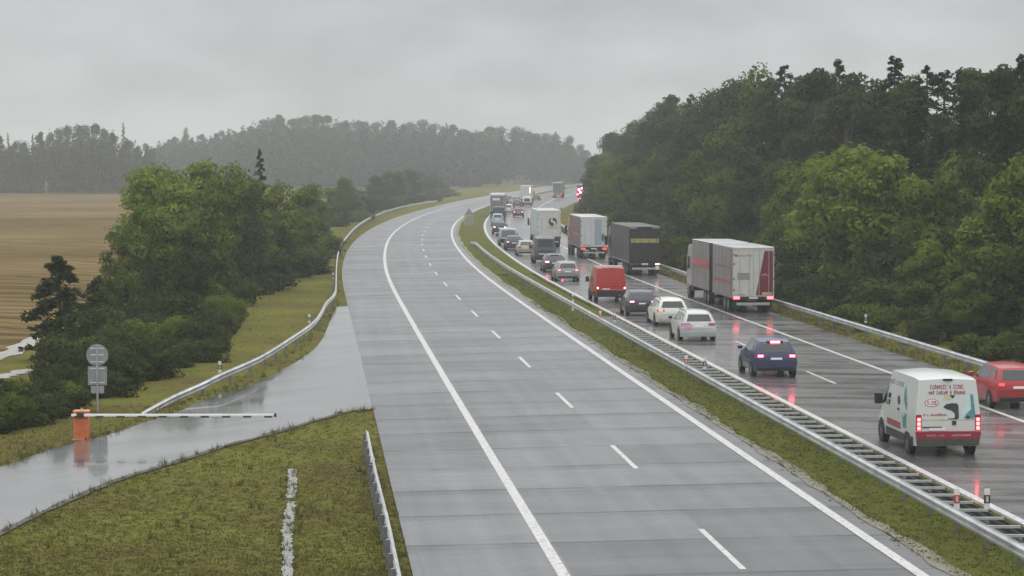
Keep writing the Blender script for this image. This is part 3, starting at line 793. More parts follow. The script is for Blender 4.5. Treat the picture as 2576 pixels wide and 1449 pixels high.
def glyphs(mb, fn, u0, u1, v0, v1, n, off=.010, seed=1):
    """row of small letter-like strokes too blurred to read in the photo"""
    r = random.Random(seed); du = (u1 - u0) / n
    for i in range(n):
        if r.random() < .12: continue
        a = u0 + i * du; b = a + du * .66; h = r.choice((.78, 1, 1, .9))
        q = r.random(); m = lerp(v0, v1, .5); top = lerp(v0, v1, h)
        def sl(x0, x1, y0, y1): mb.slab(fn(x0, y0), fn(x1, y0), fn(x1, y1), fn(x0, y1), off, .012)
        sl(a, a + du*.2, v0, top)
        if q < .7: sl(b - du*.2, b, v0, top)
        if q > .25: sl(a, b, top - (v1-v0)*.17, top)
        if q < .5: sl(a, b, m - (v1-v0)*.08, m + (v1-v0)*.08)
        if q > .6: sl(a, b, v0, v0 + (v1-v0)*.17)
    return mb

# --- white delivery van, nearest on the right
MAROON = M((.30,.022,.045), .35, 0, .12, 6, .3, 'maroon'); DREDT = M((.33,.03,.05), .5, 0, .1, 9, 0, 'red_lettering')
TEAL = M((.07,.24,.25), .35, 0, .15, 5, .3, 'teal_print'); PALET = M((.50,.64,.64), .35, 0, .1, 5, .3, 'pale_teal_print'); DKP = M((.03,.032,.034), .4, 0, .2, 5, .2, 'dark_print')
BUMPG = M((.075,.075,.06), .5, 0, .2, 5, 0, 'grey_bumper'); YEL = M((.55,.50,.30), .4, 0, .1, 6, 0, 'cream_print')
vr, VS = van(2364, 1141, 'white delivery van with teal and dark print above a dark red band', (.58,.60,.58), (5.4, 2.05, 2.46), 1, 'tall', bumper=BUMPG, glow=emit((1.0,.10,.10), 7))
rf = VS.rear
mb = MB(); VS.rslab(-.004, 1.004, .48, 1.0, .050, .10, mb); vb = mb.build('red_band', MAROON, vr, bevel=.01)
mb = MB(); glyphs(mb, rf, .16, .44, .68, .80, 13, .056, 3); glyphs(mb, rf, .55, .86, .68, .82, 12, .056, 4); mb.build('lettering', M((.6,.5,.5), .5, 0, .1, 9, 0, 'pale_lettering'), vb)
mb = MB(); glyphs(mb, rf, .20, .78, 2.74, 2.86, 16, .010, 5); glyphs(mb, rf, .18, .80, 2.58, 2.69, 19, .010, 6); glyphs(mb, rf, .12, .48, 1.93, 2.03, 14, .010, 7); mb.build('lettering', DREDT, vr)
el = [(.235 + .115*math.cos(2*PI*k/24), 2.34 + .115*math.sin(2*PI*k/24)) for k in range(24)]
lg = blob(VS, rf, el, .008).build('logo_oval', M((.34,.05,.06), .4, 0, .1, 6, 0, 'logo_red'), vr)
el = [(.235 + .103*math.cos(2*PI*k/24), 2.34 + .098*math.sin(2*PI*k/24)) for k in range(24)]
blob(VS, rf, el, .012).build('logo_ground', WHITEP, lg)
o = rf(.235, 2.34); ux = rf(.6, 2.34) - rf(.2, 2.34); uz = rf(.235, 2.5) - rf(.235, 2.2)
text_obj('logo_letters', 'ILZB', .155, DREDT, lg, o + Vector((0, -.014, 0)), ux, uz)
blob(VS, rf, [(.72,1.72),(.92,1.72),(.93,2.0),(.93,2.62),(.88,2.66),(.86,2.62),(.80,2.4),(.76,2.1),(.68,2.06)], .006).build('teal_print', PALET, vr)
blob(VS, rf, [(.74,1.78),(.90,1.74),(.92,1.96),(.92,2.56),(.87,2.6),(.865,2.15),(.78,2.02)], .009).build('teal_print', TEAL, vr)
blob(VS, rf, [(.42,2.22),(.47,2.30),(.56,2.33),(.65,2.32),(.665,2.24),(.665,1.80),(.645,1.72),(.49,1.72),(.49,1.76),(.60,1.79),(.60,2.03),(.55,2.12),(.48,2.15)], .010).build('machine_print', DKP, vr)
blob(VS, rf, [(.52,2.56),(.62,2.56),(.58,2.46)], .010).build('machine_print', DKP, vr)
blob(VS, rf, [(.42,2.42),(.55,2.42),(.56,2.54),(.44,2.58)], .008).build('cream_print', YEL, vr)
blob(VS, rf, [(.10,1.72),(.40,1.76),(.44,1.70),(.30,1.64),(.12,1.66)], .008).build('cream_print', YEL, vr)
mb = MB(); VS.rslab(.10, .40, 1.20, 1.27, .018, .03, mb); mb.build('plate_lamp_strip', PLASTIC, vr)
mb = MB(); p_ = VS.rear(.5, 3.0); mb.box(-.14, .14, p_.y - .045, p_.y + .06, p_.z - .02, p_.z + .035); mb.build('roof_brake_lamp', PLASTIC, vr)
mb = MB(); mb.poly_y([(.60 + .05*math.cos(2*PI*k/16), 1.22 + .05*math.sin(2*PI*k/16)) for k in range(16)], VS.rear(.8, 1.5).y - .025, VS.rear(.8, 1.5).y + .02); mb.build('round_badge', M((.12,.05,.05), .3, .3, .2, 9, 0, 'badge'), vr)
sf = lambda j, v: VS.side(j, v, -1)
def fs_(a, b): return sf(a, b)
mb = MB(); glyphs(mb, lambda a, b: sf(3.9 - a * 2.6, b), .10, .85, 2.62, 2.76, 13, .012, 9); mb.build('lettering', M((.30,.31,.33), .5, 0, .1, 9, 0, 'grey_lettering'), vr)
blob(VS, sf, [(1.42,1.0),(1.75,1.0),(1.85,1.5),(1.72,2.5),(1.55,2.7),(1.40,2.2)], .010).build('teal_print', TEAL, vr)
for (cj, cv, rj, rv) in ((2.25, 2.22, .14, .13), (2.28, 1.93, .11, .08)):
    blob(VS, sf, [(cj + rj*math.cos(2*PI*k/16), cv + rv*math.sin(2*PI*k/16)) for k in range(16)], .010).build('machine_print', DKP, vr)
mb = MB(); glyphs(mb, lambda a, b: sf(3.7 - a * .8, b), .0, .7, 2.0, 2.14, 4, .012, 12); glyphs(mb, lambda a, b: sf(3.7 - a * .8, b), .0, .7, 2.20, 2.34, 4, .012, 13); mb.build('lettering', DKP, vr)
mb = MB(); VS.sslab(2.05, 3.6, .78, 1.18, -1, .012, .03, mb); mb.build('red_panel', MAROON, vr)

# --- cars of the queue
WHITE = (.60,.61,.59)
car(1944, 946, 'blue crossover car with bright brake lights, alone in the left lane before the white van', (.016,.024,.095), 'suv', 2, high=True)
car(2549, 1024, 'red car cut off by the right frame edge beside the white delivery van', (.36,.014,.018), 'suv', 1)
r_, CS = car(1752, 856, 'white estate car with a pink patch on its rear corner', WHITE, 'estate', 0, rails=True, bumper=paint(WHITE))
mb = MB(); CS.rslab(.02, .27, 1.05, 1.80, .026, .05, mb); mb.build('pink_patch', M((.50,.27,.42), .4, 0, .25, 7, .2, 'pink_print'), r_)
mb = MB(); CS.rslab(.06, .94, .44, .60, .018, .04, mb); mb.build('bumper_stripe', M((.42,.48,.50), .4, 0, .1, 6, 0, 'stripe_grey'), r_)
r_, CS = car(1687, 818, 'white estate car with a pinkish left tail light, in front of the other white estate', (.74,.74,.66), 'estate', 1, rails=True, bumper=paint((.60,.58,.42)), glow=emit((1,.25,.25), 1.6), plate=False)
car(1613, 794, 'dark blue hatchback with one bright left tail light behind the red van', (.020,.026,.045), 'hatch', 1, lamp_size=1.1, glow=emit((1,.3,.35), 4))
rv, RS = van(1533, 758, 'red panel van with a pale roof bar and lit tail lights', (.42,.018,.010), (5.2, 1.96, 2.28), 1, 'short', glow=emit((1,.35,.25), 6))
mb = MB(); pz = RS.rear(.5, 3.0); mb.box(-.72, .72, pz.y + .05, pz.y + .22, pz.z + .09, pz.z + .17); mb.box(-.6, -.55, pz.y + .09, pz.y + .18, pz.z - .02, pz.z + .1); mb.box(.55, .6, pz.y + .09, pz.y + .18, pz.z - .02, pz.z + .1); mb.build('roof_light_bar', WHITEP, rv, bevel=.01)
mb = MB()
for k in range(7): RS.rslab(.12, .88, 1.8 + k * .155, 1.83 + k * .155, .010, .02, mb)
mb.build('door_ribs', M((.40,.03,.03), .4, 0, .1, 6, .2, 'rib_red'), rv)
mb = MB(); RS.rslab(.08, .92, 1.0, 1.08, .018, .03, mb); mb.build('step_strip', M((.5,.2,.15), .4, 0, .1, 6, .2, 'strip_light'), rv)
car(1426, 707, 'silver estate car with a wide rear window just behind the glowing brake lights', (.30,.29,.28), 'estate', 1, glow=emit((1,.25,.25), 2.5))
car(1394, 684, 'dark car with a glaring pink brake light half hidden by the silver estate', (.05,.05,.07), 'hatch', 2, glow=emit((1.0,.14,.22), 30), lamp_size=1.15)
r_, DV = van(1370, 662, 'dark grey van with a large dark rear window behind the white box truck', (.085,.095,.105), (5.0, 1.98, 2.40), 0, 'short')
mb = MB(); DV.rslab(.14, .88, 1.42, 2.86, .012, .04, mb); mb.build('rear_window', M((.018,.028,.040), .15, 0, .3, 3, .4, 'tinted_glass'), r_)
mb = MB(); DV.rslab(.03, .97, 2.93, 3.0, .02, .05, mb); mb.build('pale_roof_edge', M((.55,.55,.53), .4, 0, .1, 5, 0, 'edge_pale'), r_)
r_, CS = car(1323, 643, 'beige hatchback with a yellowish tailgate left of the dark grey van', (.42,.38,.33), 'hatch', 0)
mb = MB(); CS.rslab(.22, .70, 1.20, 1.85, .014, .03, mb); mb.build('yellowish_panel', M((.55,.45,.24), .5, 0, .2, 6, 0, 'yellow_panel'), r_)
car(1293, 629, 'dark navy hatchback with dim mauve tail lights left of the beige hatchback', (.03,.03,.05), 'hatch', 1, glow=emit((.8,.4,.6), 2.0), detail=False)
r_, LV = van(1278, 618, 'pale lilac low van with a wide grey rear window near the median line', (.46,.46,.52), (4.8, 1.95, 1.92), 0, 'short')
mb = MB(); LV.rslab(.08, .92, 1.55, 2.86, .012, .04, mb); mb.build('rear_window', M((.10,.13,.16), .2, 0, .2, 3, .3, 'grey_glass'), r_)
car(1257, 589, 'dark car with a pink lit left lamp ahead of the pale lilac van', (.035,.03,.035), 'suv', 1, glow=emit((1,.45,.45), 4), detail=False)
car(1252, 567, 'pale blue car with two dark window bands ahead of the dark car', (.40,.50,.54), 'mpv', 0, detail=False)
van(1254, 557, 'dark slate blue van tucked behind the grey truck at the far bend', (.03,.045,.065), (5.0, 1.95, 2.3), 0, 'short')
car(1304, 546, 'dark red car with a lit left lamp beyond the white box truck', (.16,.035,.04), 'hatch', 1, detail=False, glow=emit((1,.4,.4), 4))
car(1279, 538, 'cream white car beside the far grey truck', (.62,.58,.48), 'mpv', 0, detail=False)
car(1281, 522, 'small blue car right of the far grey truck', (.10,.16,.34), 'hatch', 0, detail=False)
car(1301, 520, 'maroon car left of the small far white van', (.20,.06,.07), 'hatch', 0, detail=False)
car(1281, 509, 'tiny dark car at the right lane front, left of the far white truck', (.04,.04,.05), 'hatch', 1, detail=False)
car(1294, 512, 'tiny pinkish grey car just behind the front dark car of the right lane', (.22,.15,.15), 'hatch', 1, detail=False)
car(1268, 531, 'small grey car between the far grey truck and the cream white car', (.20,.21,.23), 'hatch', 0, detail=False)
car(1349, 504, 'dark car on its own right of the far white truck', (.05,.04,.045), 'hatch', 0, detail=False)
car(1338, 499, 'dark reddish car half hidden by the far white van', (.10,.05,.05), 'hatch', 0, detail=False)
r_, FV = van(1326, 518, 'small far white van with a dark framed rear window below the white truck', (.74,.72,.66), (4.9, 1.95, 1.98), 0, 'short')
mb = MB(); FV.rslab(.14, .86, 1.5, 2.7, .012, .04, mb); rw = mb.build('rear_window', GLASS, r_)

# --- trucks
def truck(px, py, label, side_col, rear_col, cab_col, boxes=((0, 13.4),), H=3.95, W=2.5, floor=1.12, lights=1, roof=(.62,.63,.64), frame=(.55,.55,.53), axles=(2.0, 3.3, 4.6), glow=None, rz=0.0, cat='truck', rods=True):
    loc = place(px, py); root = empty('truck', loc, head(loc.y) + rz, label, cat, 'trucks on the right carriageway')
    w = W / 2; SM = M(side_col, .42, 0, .18, 1.3, .15, 'curtain'); RM = M(rear_col, .4, 0, .08, 3, .15, 'door_paint'); FM = M(frame, .35, .3, .1, 4, 0, 'door_frame_metal')
    for i, (y0, y1) in enumerate(boxes):
        mb = MB(); mb.box(-w+.03, w-.03, y0+.03, y1, floor, H-.06); mb.build('cargo_box', RM if i == 0 else CHASSIS, root)  # front box painted dark so the gap between the bodies reads as shade
        mb = MB(); mb.box(-w, w, y0, y1+.01, H-.059, H); mb.build('cargo_roof', M(roof, .25, 0, .08, 2, .3, 'roof_sheet'), root, bevel=.03)
        for sd in (-1, 1):
            mb = MB(); n = max(2, int((y1 - y0) / .62)); a, b = sd*(w-.029), sd*w
            for k in range(n):     # curtain with shallow folds
                ya = lerp(y0+.10, y1-.02, k/n); yb = lerp(y0+.10, y1-.02, (k+.985)/n)
                mb.poly_x([(ya, floor+.02), (yb, floor+.02), (yb, H-.10), (ya, H-.10)], min(a, b - sd*.012*(k % 2)), max(a, b - sd*.012*(k % 2)))
            mb.build('side_curtain', SM, root)
            mb = MB(); mb.box(min(a, sd*(w+.004)), max(a, sd*(w+.004)), y0+.04, y1, floor-.12, floor+.018); mb.build('side_rail', GALVD, root)
        mb = MB()
        mb.box(-.45, -.33, y0+.1, y1, .78, floor); mb.box(.33, .45, y0+.1, y1, .78, floor)
        for yy in np.arange(y0+.8, y1-.3, 1.6): mb.box(-w+.1, w-.1, yy, yy+.08, floor-.13, floor-.002)
        mb.build('chassis', CHASSIS, root)
    y0 = boxes[0][0]
    for sd, u0, u1 in ((-1, -w+.07, -.008), (1, .008, w-.07)):
        mb = MB(); mb.box(u0, u1, y0-.015, y0+.028, floor+.07, H-.22); d = mb.build('rear_door', RM, root, bevel=.006)
        mb = MB()
        for x in (lerp(u0, u1, .28), lerp(u0, u1, .78)): mb.tube([(x, y0-.035, floor+.0), (x, y0-.035, H-.18)], .017, 6)
        mb.build('lock_rod', GALV if rods else CHASSIS, d)
        mb = MB()
        for z in (floor+.35, floor+1.0, floor+1.9, H-.5): mb.box((u0 if sd < 0 else u1)-.06, (u0 if sd < 0 else u1)+.06, y0-.03, y0-.013, z, z+.10)
        mb.build('door_hinge', GALVD if rods else CHASSIS, d)
    mb = MB(); mb.box(-w, -w+.07, y0-.02, y0+.03, floor, H-.06); mb.box(w-.07, w, y0-.02, y0+.03, floor, H-.06); mb.box(-w+.07, w-.07, y0-.02, y0+.03, floor, floor+.068); mb.box(-w+.07, w-.07, y0-.02, y0+.03, H-.215, H-.06)
    mb.build('door_frame', FM, root)
    mb = MB(); mb.box(-w+.25, w-.25, y0+.02, y0+.12, .50, .66); mb.build('underrun_bar', M((.42,.42,.40), .45, .2, .15, 4, 0, 'bar_grey'), root, bevel=.01)
    mb = MB(); mb.box(-w+.02, w-.02, y0-.0, y0+.14, .84, 1.06); lb = mb.build('light_bar', CHASSIS, root, bevel=.01)
    lm = LAMP_ON if lights == 2 else LAMP_DIM if lights == 1 else LAMP_OFF
    for sd in (-1, 1):
        xa, xb = sorted((sd*(w-.05), sd*(w-.42)))
        mb = MB(); mb.box(xa, xb, y0-.035, y0-.001, .87, 1.02); mb.build('tail_light', glow or lm, root, bevel=.01)
        mb = MB(); mb.box(xa+.02, xb-.02, y0+.3, y0+.33, .30, .80); mb.build('mud_flap', PLASTIC, root)
    mb = MB(); mb.box(-.26, .26, y0-.012, y0-.001, .89, 1.00); mb.build('number_plate', PLATE, root)
    for ya in axles:
        for sd in (-1, 1):
            wheel(root, sd*(w-.20), y0+ya, .50, .36, M((.32,.32,.32), .4, .4, .2, 6, 0, 'truck_rim'))
        mb = MB(); mb.tube([(-w+.2, y0+ya, .5), (w-.2, y0+ya, .5)], .07, 8); mb.build('axle', CHASSIS, root)
    # cab in front
    yf = boxes[-1][1]; cw = 1.22; g = .35 if len(boxes) > 1 else .9
    mb = MB(); mb.poly_x([(yf+g, .95), (yf+g+2.15, .55), (yf+g+2.2, 1.9), (yf+g+1.95, 3.0), (yf+g+1.4, 3.55), (yf+g, 3.6)], -cw, cw)
    mb.build('cab', paint(cab_col), root, smooth=30, bevel=.06)
    mb = MB(); mb.box(-cw+.1, cw-.1, yf+.1, yf+g+2.0, .55, .92); mb.build('cab_chassis', CHASSIS, root)
    for sd in (-1, 1):
        x = sd * (cw + .006); mb = MB(); mb.poly_x([(yf+g+1.0, 1.95), (yf+g+1.95, 1.95), (yf+g+1.75, 2.75), (yf+g+1.0, 2.8)], min(x, x-sd*.03), max(x, x-sd*.03)); mb.build('side_window', GLASS, root)
        mb = MB(); xa, xb = sorted((sd*(cw+.08), sd*(cw+.30))); mb.box(xa, xb, yf+g+1.85, yf+g+2.05, 1.95, 2.75); mb.build('mirror', PLASTIC, root, bevel=.04)
        for ya in ((yf+g+1.35,) if len(boxes) > 1 else (yf+g+1.35, yf-1.2)):
            wheel(root, sd*(1.05), ya, .50, .34, M((.32,.32,.32), .4, .4, .2, 6, 0, 'truck_rim'))
    return root
def rbox(root, name, x0, x1, z0, z1, m, y0=0.0, off=.028, th=.02):
    mb = MB(); mb.box(x0, x1, y0 - off, y0 - off + th, z0, z1); return mb.build(name, m, root)

# silver and maroon drawbar truck, nearest
T = truck(1895, 789, 'grey curtain-sided drawbar truck with a white rear door and a slanted maroon panel', (.20,.195,.19), (.54,.54,.51), (.30,.30,.31), ((0, 7.7), (8.95, 16.2)), 3.98, 2.5, 1.02, 1, axles=(1.9, 3.2, 9.6, 10.9), glow=emit((1,.08,.10), 6))
mb = MB(); mb.poly_y([(.14, 1.10), (1.17, 1.10), (1.17, 3.74), (.66, 3.74)], -.024, -.002); mp = mb.build('maroon_panel', M((.17,.022,.040), .4, 0, .12, 4, .2, 'door_maroon'), T)
mb = MB(); mb.poly_y([(.36, 2.28), (.98, 2.28), (.80, 2.36), (.62, 2.40), (.50, 2.34)], -.03, -.022); mb.build('pale_mark', M((.42,.22,.26), .5, 0, .1, 8, 0, 'pale_maroon'), mp)
rbox(T, 'grey_label', -.98, -.22, 2.02, 2.44, M((.25,.26,.21), .5, 0, .15, 6, 0, 'label_grey'))
mb = MB(); glyphs(mb, lambda a, b: Vector((-1.0 + a, -.017, b)), .0, .9, 3.42, 3.52, 14, .010, 21); mb.build('lettering', M((.36,.12,.12), .5, 0, .1, 9, 0, 'dull_red_lettering'), T)
mb = MB(); mb.poly_y([(-1.06 + .07*math.cos(2*PI*k/14), 3.47 + .07*math.sin(2*PI*k/14)) for k in range(14)], -.026, -.010); mb.build('round_mark', M((.36,.05,.05), .5, 0, .1, 9, 0, 'mark_red'), T)
rbox(T, 'yellow_plate', .52, 1.10, 1.12, 1.28, M((.55,.42,.22), .4, 0, .1, 6, 0, 'plate_yellow'), off=.036)
rbox(T, 'yellow_text_strip', -1.1, -.5, 1.12, 1.19, M((.45,.42,.25), .4, 0, .2, 20, 0, 'strip_yellow'))
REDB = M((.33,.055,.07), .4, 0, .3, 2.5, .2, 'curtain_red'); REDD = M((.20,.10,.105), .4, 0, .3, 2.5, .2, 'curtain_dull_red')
for (ya, yb, za, zb, m_) in ((9.0, 15.6, 2.28, 2.80, REDB), (.9, 7.3, 1.72, 1.90, REDB), (.4, 7.4, 2.66, 2.78, REDD), (.35, .85, 1.05, 3.80, REDD)):  # red reflections and smeared lettering put into the colour as stripes
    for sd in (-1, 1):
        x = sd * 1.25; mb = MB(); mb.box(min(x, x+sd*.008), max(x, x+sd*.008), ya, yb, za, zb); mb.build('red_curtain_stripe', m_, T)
# white trailer with round emblem
T = truck(1382, 622, 'white box truck trailer with a dark round swirl emblem on its rear door', (.52,.56,.57), (.60,.59,.53), (.45,.5,.52), H=3.95, lights=0)
cz, cx_, R_ = 2.72, .36, .46
mb = MB(); mb.poly_y([(cx_ + R_*math.cos(2*PI*k/28), cz + R_*math.sin(2*PI*k/28)) for k in range(28)], -.050, -.010); em = mb.build('round_emblem', M((.045,.038,.035), .4, 0, .2, 5, 0, 'emblem_dark'), T)
sw = [(.10,.47),(-.10,.44),(-.26,.20),(-.22,.02),(.02,-.10),(.14,-.22),(.06,-.40),(.20,-.42),(.34,-.22),(.30,-.02),(.06,.10),(-.04,.22),(.0,.36)]
mb = MB(); mb.poly_y([(cx_ + a, cz + b) for a, b in sw], -.056, -.048); mb.build('swirl', M((.62,.58,.52), .4, 0, .1, 5, 0, 'swirl_pale'), em)
rbox(T, 'lettering_strip', -.30, .95, 2.02, 2.12, M((.35,.33,.29), .5, 0, .3, 25, 0, 'strip_letter'))
# silver/maroon trailer between
T = truck(1494, 651, 'trailer truck with brown red curtain sides and a pale grey rear with one red light', (.17,.085,.075), (.56,.58,.56), (.3,.1,.1), H=3.95, lights=1, frame=(.62,.60,.55))
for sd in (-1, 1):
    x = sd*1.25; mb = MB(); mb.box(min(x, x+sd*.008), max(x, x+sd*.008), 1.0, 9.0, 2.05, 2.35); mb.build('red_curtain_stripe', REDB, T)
    mb = MB(); mb.box(min(x, x+sd*.008), max(x, x+sd*.008), .15, 1.6, 1.15, 3.8); mb.build('dark_curtain_panel', M((.10,.10,.14), .45, 0, .2, 2, 0, 'curtain_dark'), T)
rbox(T, 'bluish_panel', .06, .72, 1.30, 3.68, M((.33,.38,.42), .4, 0, .08, 3, .1, 'door_blue_grey'))
mb = MB(); mb.poly_y([(.86 + .16*math.cos(2*PI*k/18), 2.0 + .40*math.sin(2*PI*k/18)) for k in range(18)], -.026, -.008); mb.build('dark_oval_mark', M((.06,.09,.10), .4, 0, .2, 5, 0, 'oval_dark'), T)
rbox(T, 'yellow_plate', -1.05, -.35, 1.22, 1.36, M((.50,.40,.18), .4, 0, .1, 6, 0, 'plate_yellow2'))
# dark truck
T = truck(1622, 694, 'dark grey truck with a yellow stripe across its rear, almost lost against the wood', (.028,.027,.026), (.026,.025,.024), (.03,.03,.03), H=3.95, lights=0, roof=(.05,.05,.05), frame=(.03,.03,.03), rods=False)
rbox(T, 'yellow_stripe', -1.12, 1.12, 2.64, 2.98, M((.36,.31,.10), .5, 0, .15, 4, 0, 'stripe_yellow'))
for xa in (-1.22, .62): rbox(T, 'pale_corner_strip', xa, xa + .60, 3.80, 3.87, M((.45,.46,.46), .4, 0, .1, 5, 0, 'strip_pale'), off=.04)
rbox(T, 'white_plate_square', .86, 1.16, .50, .80, PLATE, off=.02)
rbox(T, 'lit_lamp', .84, 1.16, .90, .98, emit((1,.5,.45), 6), off=.06)
# far trucks
T = truck(1252, 548, 'grey truck with a white roof edge at the head of the left lane queue', (.20,.21,.22), (.15,.16,.17), (.15,.15,.16), H=3.95, lights=0, roof=(.75,.75,.72))
rbox(T, 'white_roof_edge', -1.25, 1.25, 3.66, 3.94, WHITEP, off=.03, th=.03); rbox(T, 'white_door_panel', -.85, .35, 2.85, 3.25, WHITEP)
T = truck(1322, 513, 'far white truck with a lit reddish strip on its right rear edge', (.60,.62,.56), (.55,.57,.50), (.5,.5,.48), H=4.0, lights=0)
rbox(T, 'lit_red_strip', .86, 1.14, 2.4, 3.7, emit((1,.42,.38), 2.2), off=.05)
truck(1402, 497, 'far dark grey truck alone near the wood end', (.14,.14,.145), (.12,.12,.125), (.14,.14,.14), H=4.0, lights=1, roof=(.45,.45,.45))
T = truck(1463, 498, 'farthest truck glaring with clustered red lights at the edge of the wood', (.12,.06,.06), (.14,.05,.06), (.2,.1,.1), H=3.6, lights=2, glow=emit((1.0,.08,.16), 40))
for (x, z, q) in ((-.7, 2.2, .5), (.1, 2.5, .42), (-.3, 1.5, .5), (.6, 1.75, .4)):
    mb = MB(); mb.poly_y([(x + q*.6*math.cos(2*PI*k/14), z + q*.6*math.sin(2*PI*k/14)) for k in range(14)], -.06, -.012); mb.build('rear_lamp', emit((1.0,.09,.18), 26), T)

# ------------------------------------------------------------------ trees
def quads(name, C, N, size, asp, m, parent, rng, SN=None):
    """leaf cards: centres C, normals N"""
    n = len(C); a = np.cross(N, rng.normal(size=(n, 3))); a /= np.linalg.norm(a, axis=1, keepdims=True) + 1e-9
    b = np.cross(N, a); s = size if np.ndim(size) else np.full(n, size); s = s * rng.uniform(.6, 1.3, n)
    a *= (s * .5)[:, None]; b *= (s * .5 * asp)[:, None]
    bend = N / (np.linalg.norm(N, axis=1, keepdims=True) + 1e-9) * (s * .18)[:, None]
    V = np.empty((n, 4, 3)); V[:, 0] = C - a; V[:, 1] = C - b + bend; V[:, 2] = C + a; V[:, 3] = C + b + bend
    me = bpy.data.meshes.new(name); me.vertices.add(4 * n); me.vertices.foreach_set('co', V.reshape(-1)); me.loops.add(4 * n)
    me.loops.foreach_set('vertex_index', np.arange(4 * n, dtype=np.int32)); me.polygons.add(n)
    me.polygons.foreach_set('loop_start', np.arange(0, 4 * n, 4, dtype=np.int32)); me.polygons.foreach_set('loop_total', np.full(n, 4, np.int32))
    me.update(calc_edges=True); me.materials.append(m)
    if SN is not None:          # soft shading: normals lean outward from the clump
        me.polygons.foreach_set('use_smooth', np.ones(n, bool)); me.normals_split_custom_set_from_vertices(np.repeat(SN, 4, axis=0).tolist())
    o = bpy.data.objects.new(name, me); COL.objects.link(o); o.parent = parent; return o
def unit(v): return v / (np.linalg.norm(v, axis=1, keepdims=True) + 1e-9)
def make_spruce(seed, H=15, R=2.7, leaf=L_DARK, n=3600, bare=.06):
    rng = np.random.default_rng(seed); r = empty('spruce_tree', (0,0,0))
    mb = MB(); mb.tube([(0,0,-.5),(.05,.03,H*.5),(0,.02,H*.97)], .018*H, 8, .03)
    nb = max(80, int(H * 8)); Cs = []; Ns = []
    for i in range(nb):
        h = bare + (1 - bare) * ((i + rng.uniform(0, 1)) / nb) ** .9; L = R * (1 - h) ** .62 * rng.uniform(.6, 1.15) + .15
        q = rng.uniform(0, 2*PI); dr = np.array([math.cos(q), math.sin(q), 0]); z = h * H
        k = max(8, int(n / nb * (.75 + .9 * (1 - h)))); u = rng.uniform(.08, 1, k) ** .7
        droop = -.30 * L * u ** 1.4 + .10 * L * u ** 4
        w = rng.normal(0, .16, k) * L * (1.1 - .7*u); pr = np.array([-dr[1], dr[0], 0])
        P = dr * (L * u)[:, None] + pr * w[:, None]; P[:, 2] += z + droop + rng.normal(0, .07, k) - .10 * np.abs(w)
        Cs.append(P); nn = rng.normal(0, .55, (k, 3)); nn[:, 2] += 1; Ns.append(nn)
        if i % 4 == 0: mb.tube([(0,0,z), (dr[0]*L*.9, dr[1]*L*.9, z - .22*L)], .022, 5, .006)
    mb.build('trunk', BARK, r)
    C_ = np.vstack(Cs); o_ = C_.copy(); o_[:, 2] = .35 * np.hypot(C_[:, 0], C_[:, 1]) + .45
    quads('crown', C_, unit(np.vstack(Ns)), .34, .45, leaf, r, rng, unit(unit(o_) + rng.normal(0, .22, C_.shape))); return r
def clumped(seed, name, H, clumps, leaf, n, size, trunk_r, limbs=True, flat=1.0, lean=.0):
    rng = np.random.default_rng(seed); r = empty(name, (0,0,0)); mb = MB()
    topz = max(c[2] for c in clumps)
    tp = [Vector((0,0,-.4)), Vector((lean*.3, .1, H*.25)), Vector((lean*.7, 0, H*.55)), Vector((lean, .05, topz*.98))]
    mb.tube(tp, trunk_r, 8, trunk_r*.22)
    Cs = []; Ns = []; Os = []; vol = [c[3]**2 for c in clumps]; tot = sum(vol)
    for c, v in zip(clumps, vol):
        cx, cy, cz, R = c; k = max(30, int(n * v / tot)); d = unit(rng.normal(size=(k, 3))); rad = R * rng.uniform(.25, 1.08, k) ** .45
        lump = 1 + .22*np.sin(d[:, 0]*5 + cx) * np.cos(d[:, 1]*4 + cz) + .14*np.sin(d[:, 2]*7 + cy)
        P = d * (rad * lump)[:, None]; P[:, 2] *= flat; P += np.array([cx, cy, cz]); Cs.append(P); o_ = d + np.array([cx, cy, max(.0, cz - .45*H)]) * (.5 / max(R, .5)) + np.array([0, 0, .35]); Os.append(unit(unit(o_) + rng.normal(0, .2, o_.shape)))
        nn = d + rng.normal(0, .6, (k, 3)); nn[:, 2] += .5; Ns.append(nn)
        if limbs:
            z0 = min(cz - .2*R, H*.9) * rng.uniform(.55, .8); mb.tube([(lean*z0/H, 0, z0), (cx*.55, cy*.55, lerp(z0, cz, .6)), (cx, cy, cz)], trunk_r*.42, 6, .02)
    mb.build('trunk', BARK, r, smooth=60)
    quads('crown', np.vstack(Cs), unit(np.vstack(Ns)), size, .62, leaf, r, rng, np.vstack(Os)); return r
def make_pine(seed, H=16, leaf=L_PINE):
    g = random.Random(seed); cl_ = []
    for i in range(11):
        h = g.uniform(.45, .97); rr = (1.05 - h) * 3.6 + .5; q = g.uniform(0, 2*PI); d = rr * g.uniform(.25, .8)
        cl_.append((d*math.cos(q), d*math.sin(q), H*h, g.uniform(.8, 1.5)))
    cl_.append((0, 0, H*.95, .9))
    return clumped(seed, 'pine_tree', H, cl_, leaf, 3400, .36, .19, True, .62)
def make_broad(seed, H=11, R=3.2, leaf=L_MID, n=4200, name='broadleaf_tree', low=.22, size=.34):
    g = random.Random(seed); cl_ = []
    for i in range(15):
        h = g.uniform(low, .93); env = math.sin(min(1, (h - low*.5) / (1 - low*.5)) * PI) ** .6; q = g.uniform(0, 2*PI); d = R * env * g.uniform(.2, .82)
        cl_.append((d*math.cos(q), d*math.sin(q), H*h, g.uniform(.16, .30) * R * 1.35))
    cl_.append((0, 0, H*.9, R*.36)); cl_.append((R*.1, 0, H*.55, R*.6))
    return clumped(seed, name, H, cl_, leaf, n, size, .014*H + .02, True, .85)
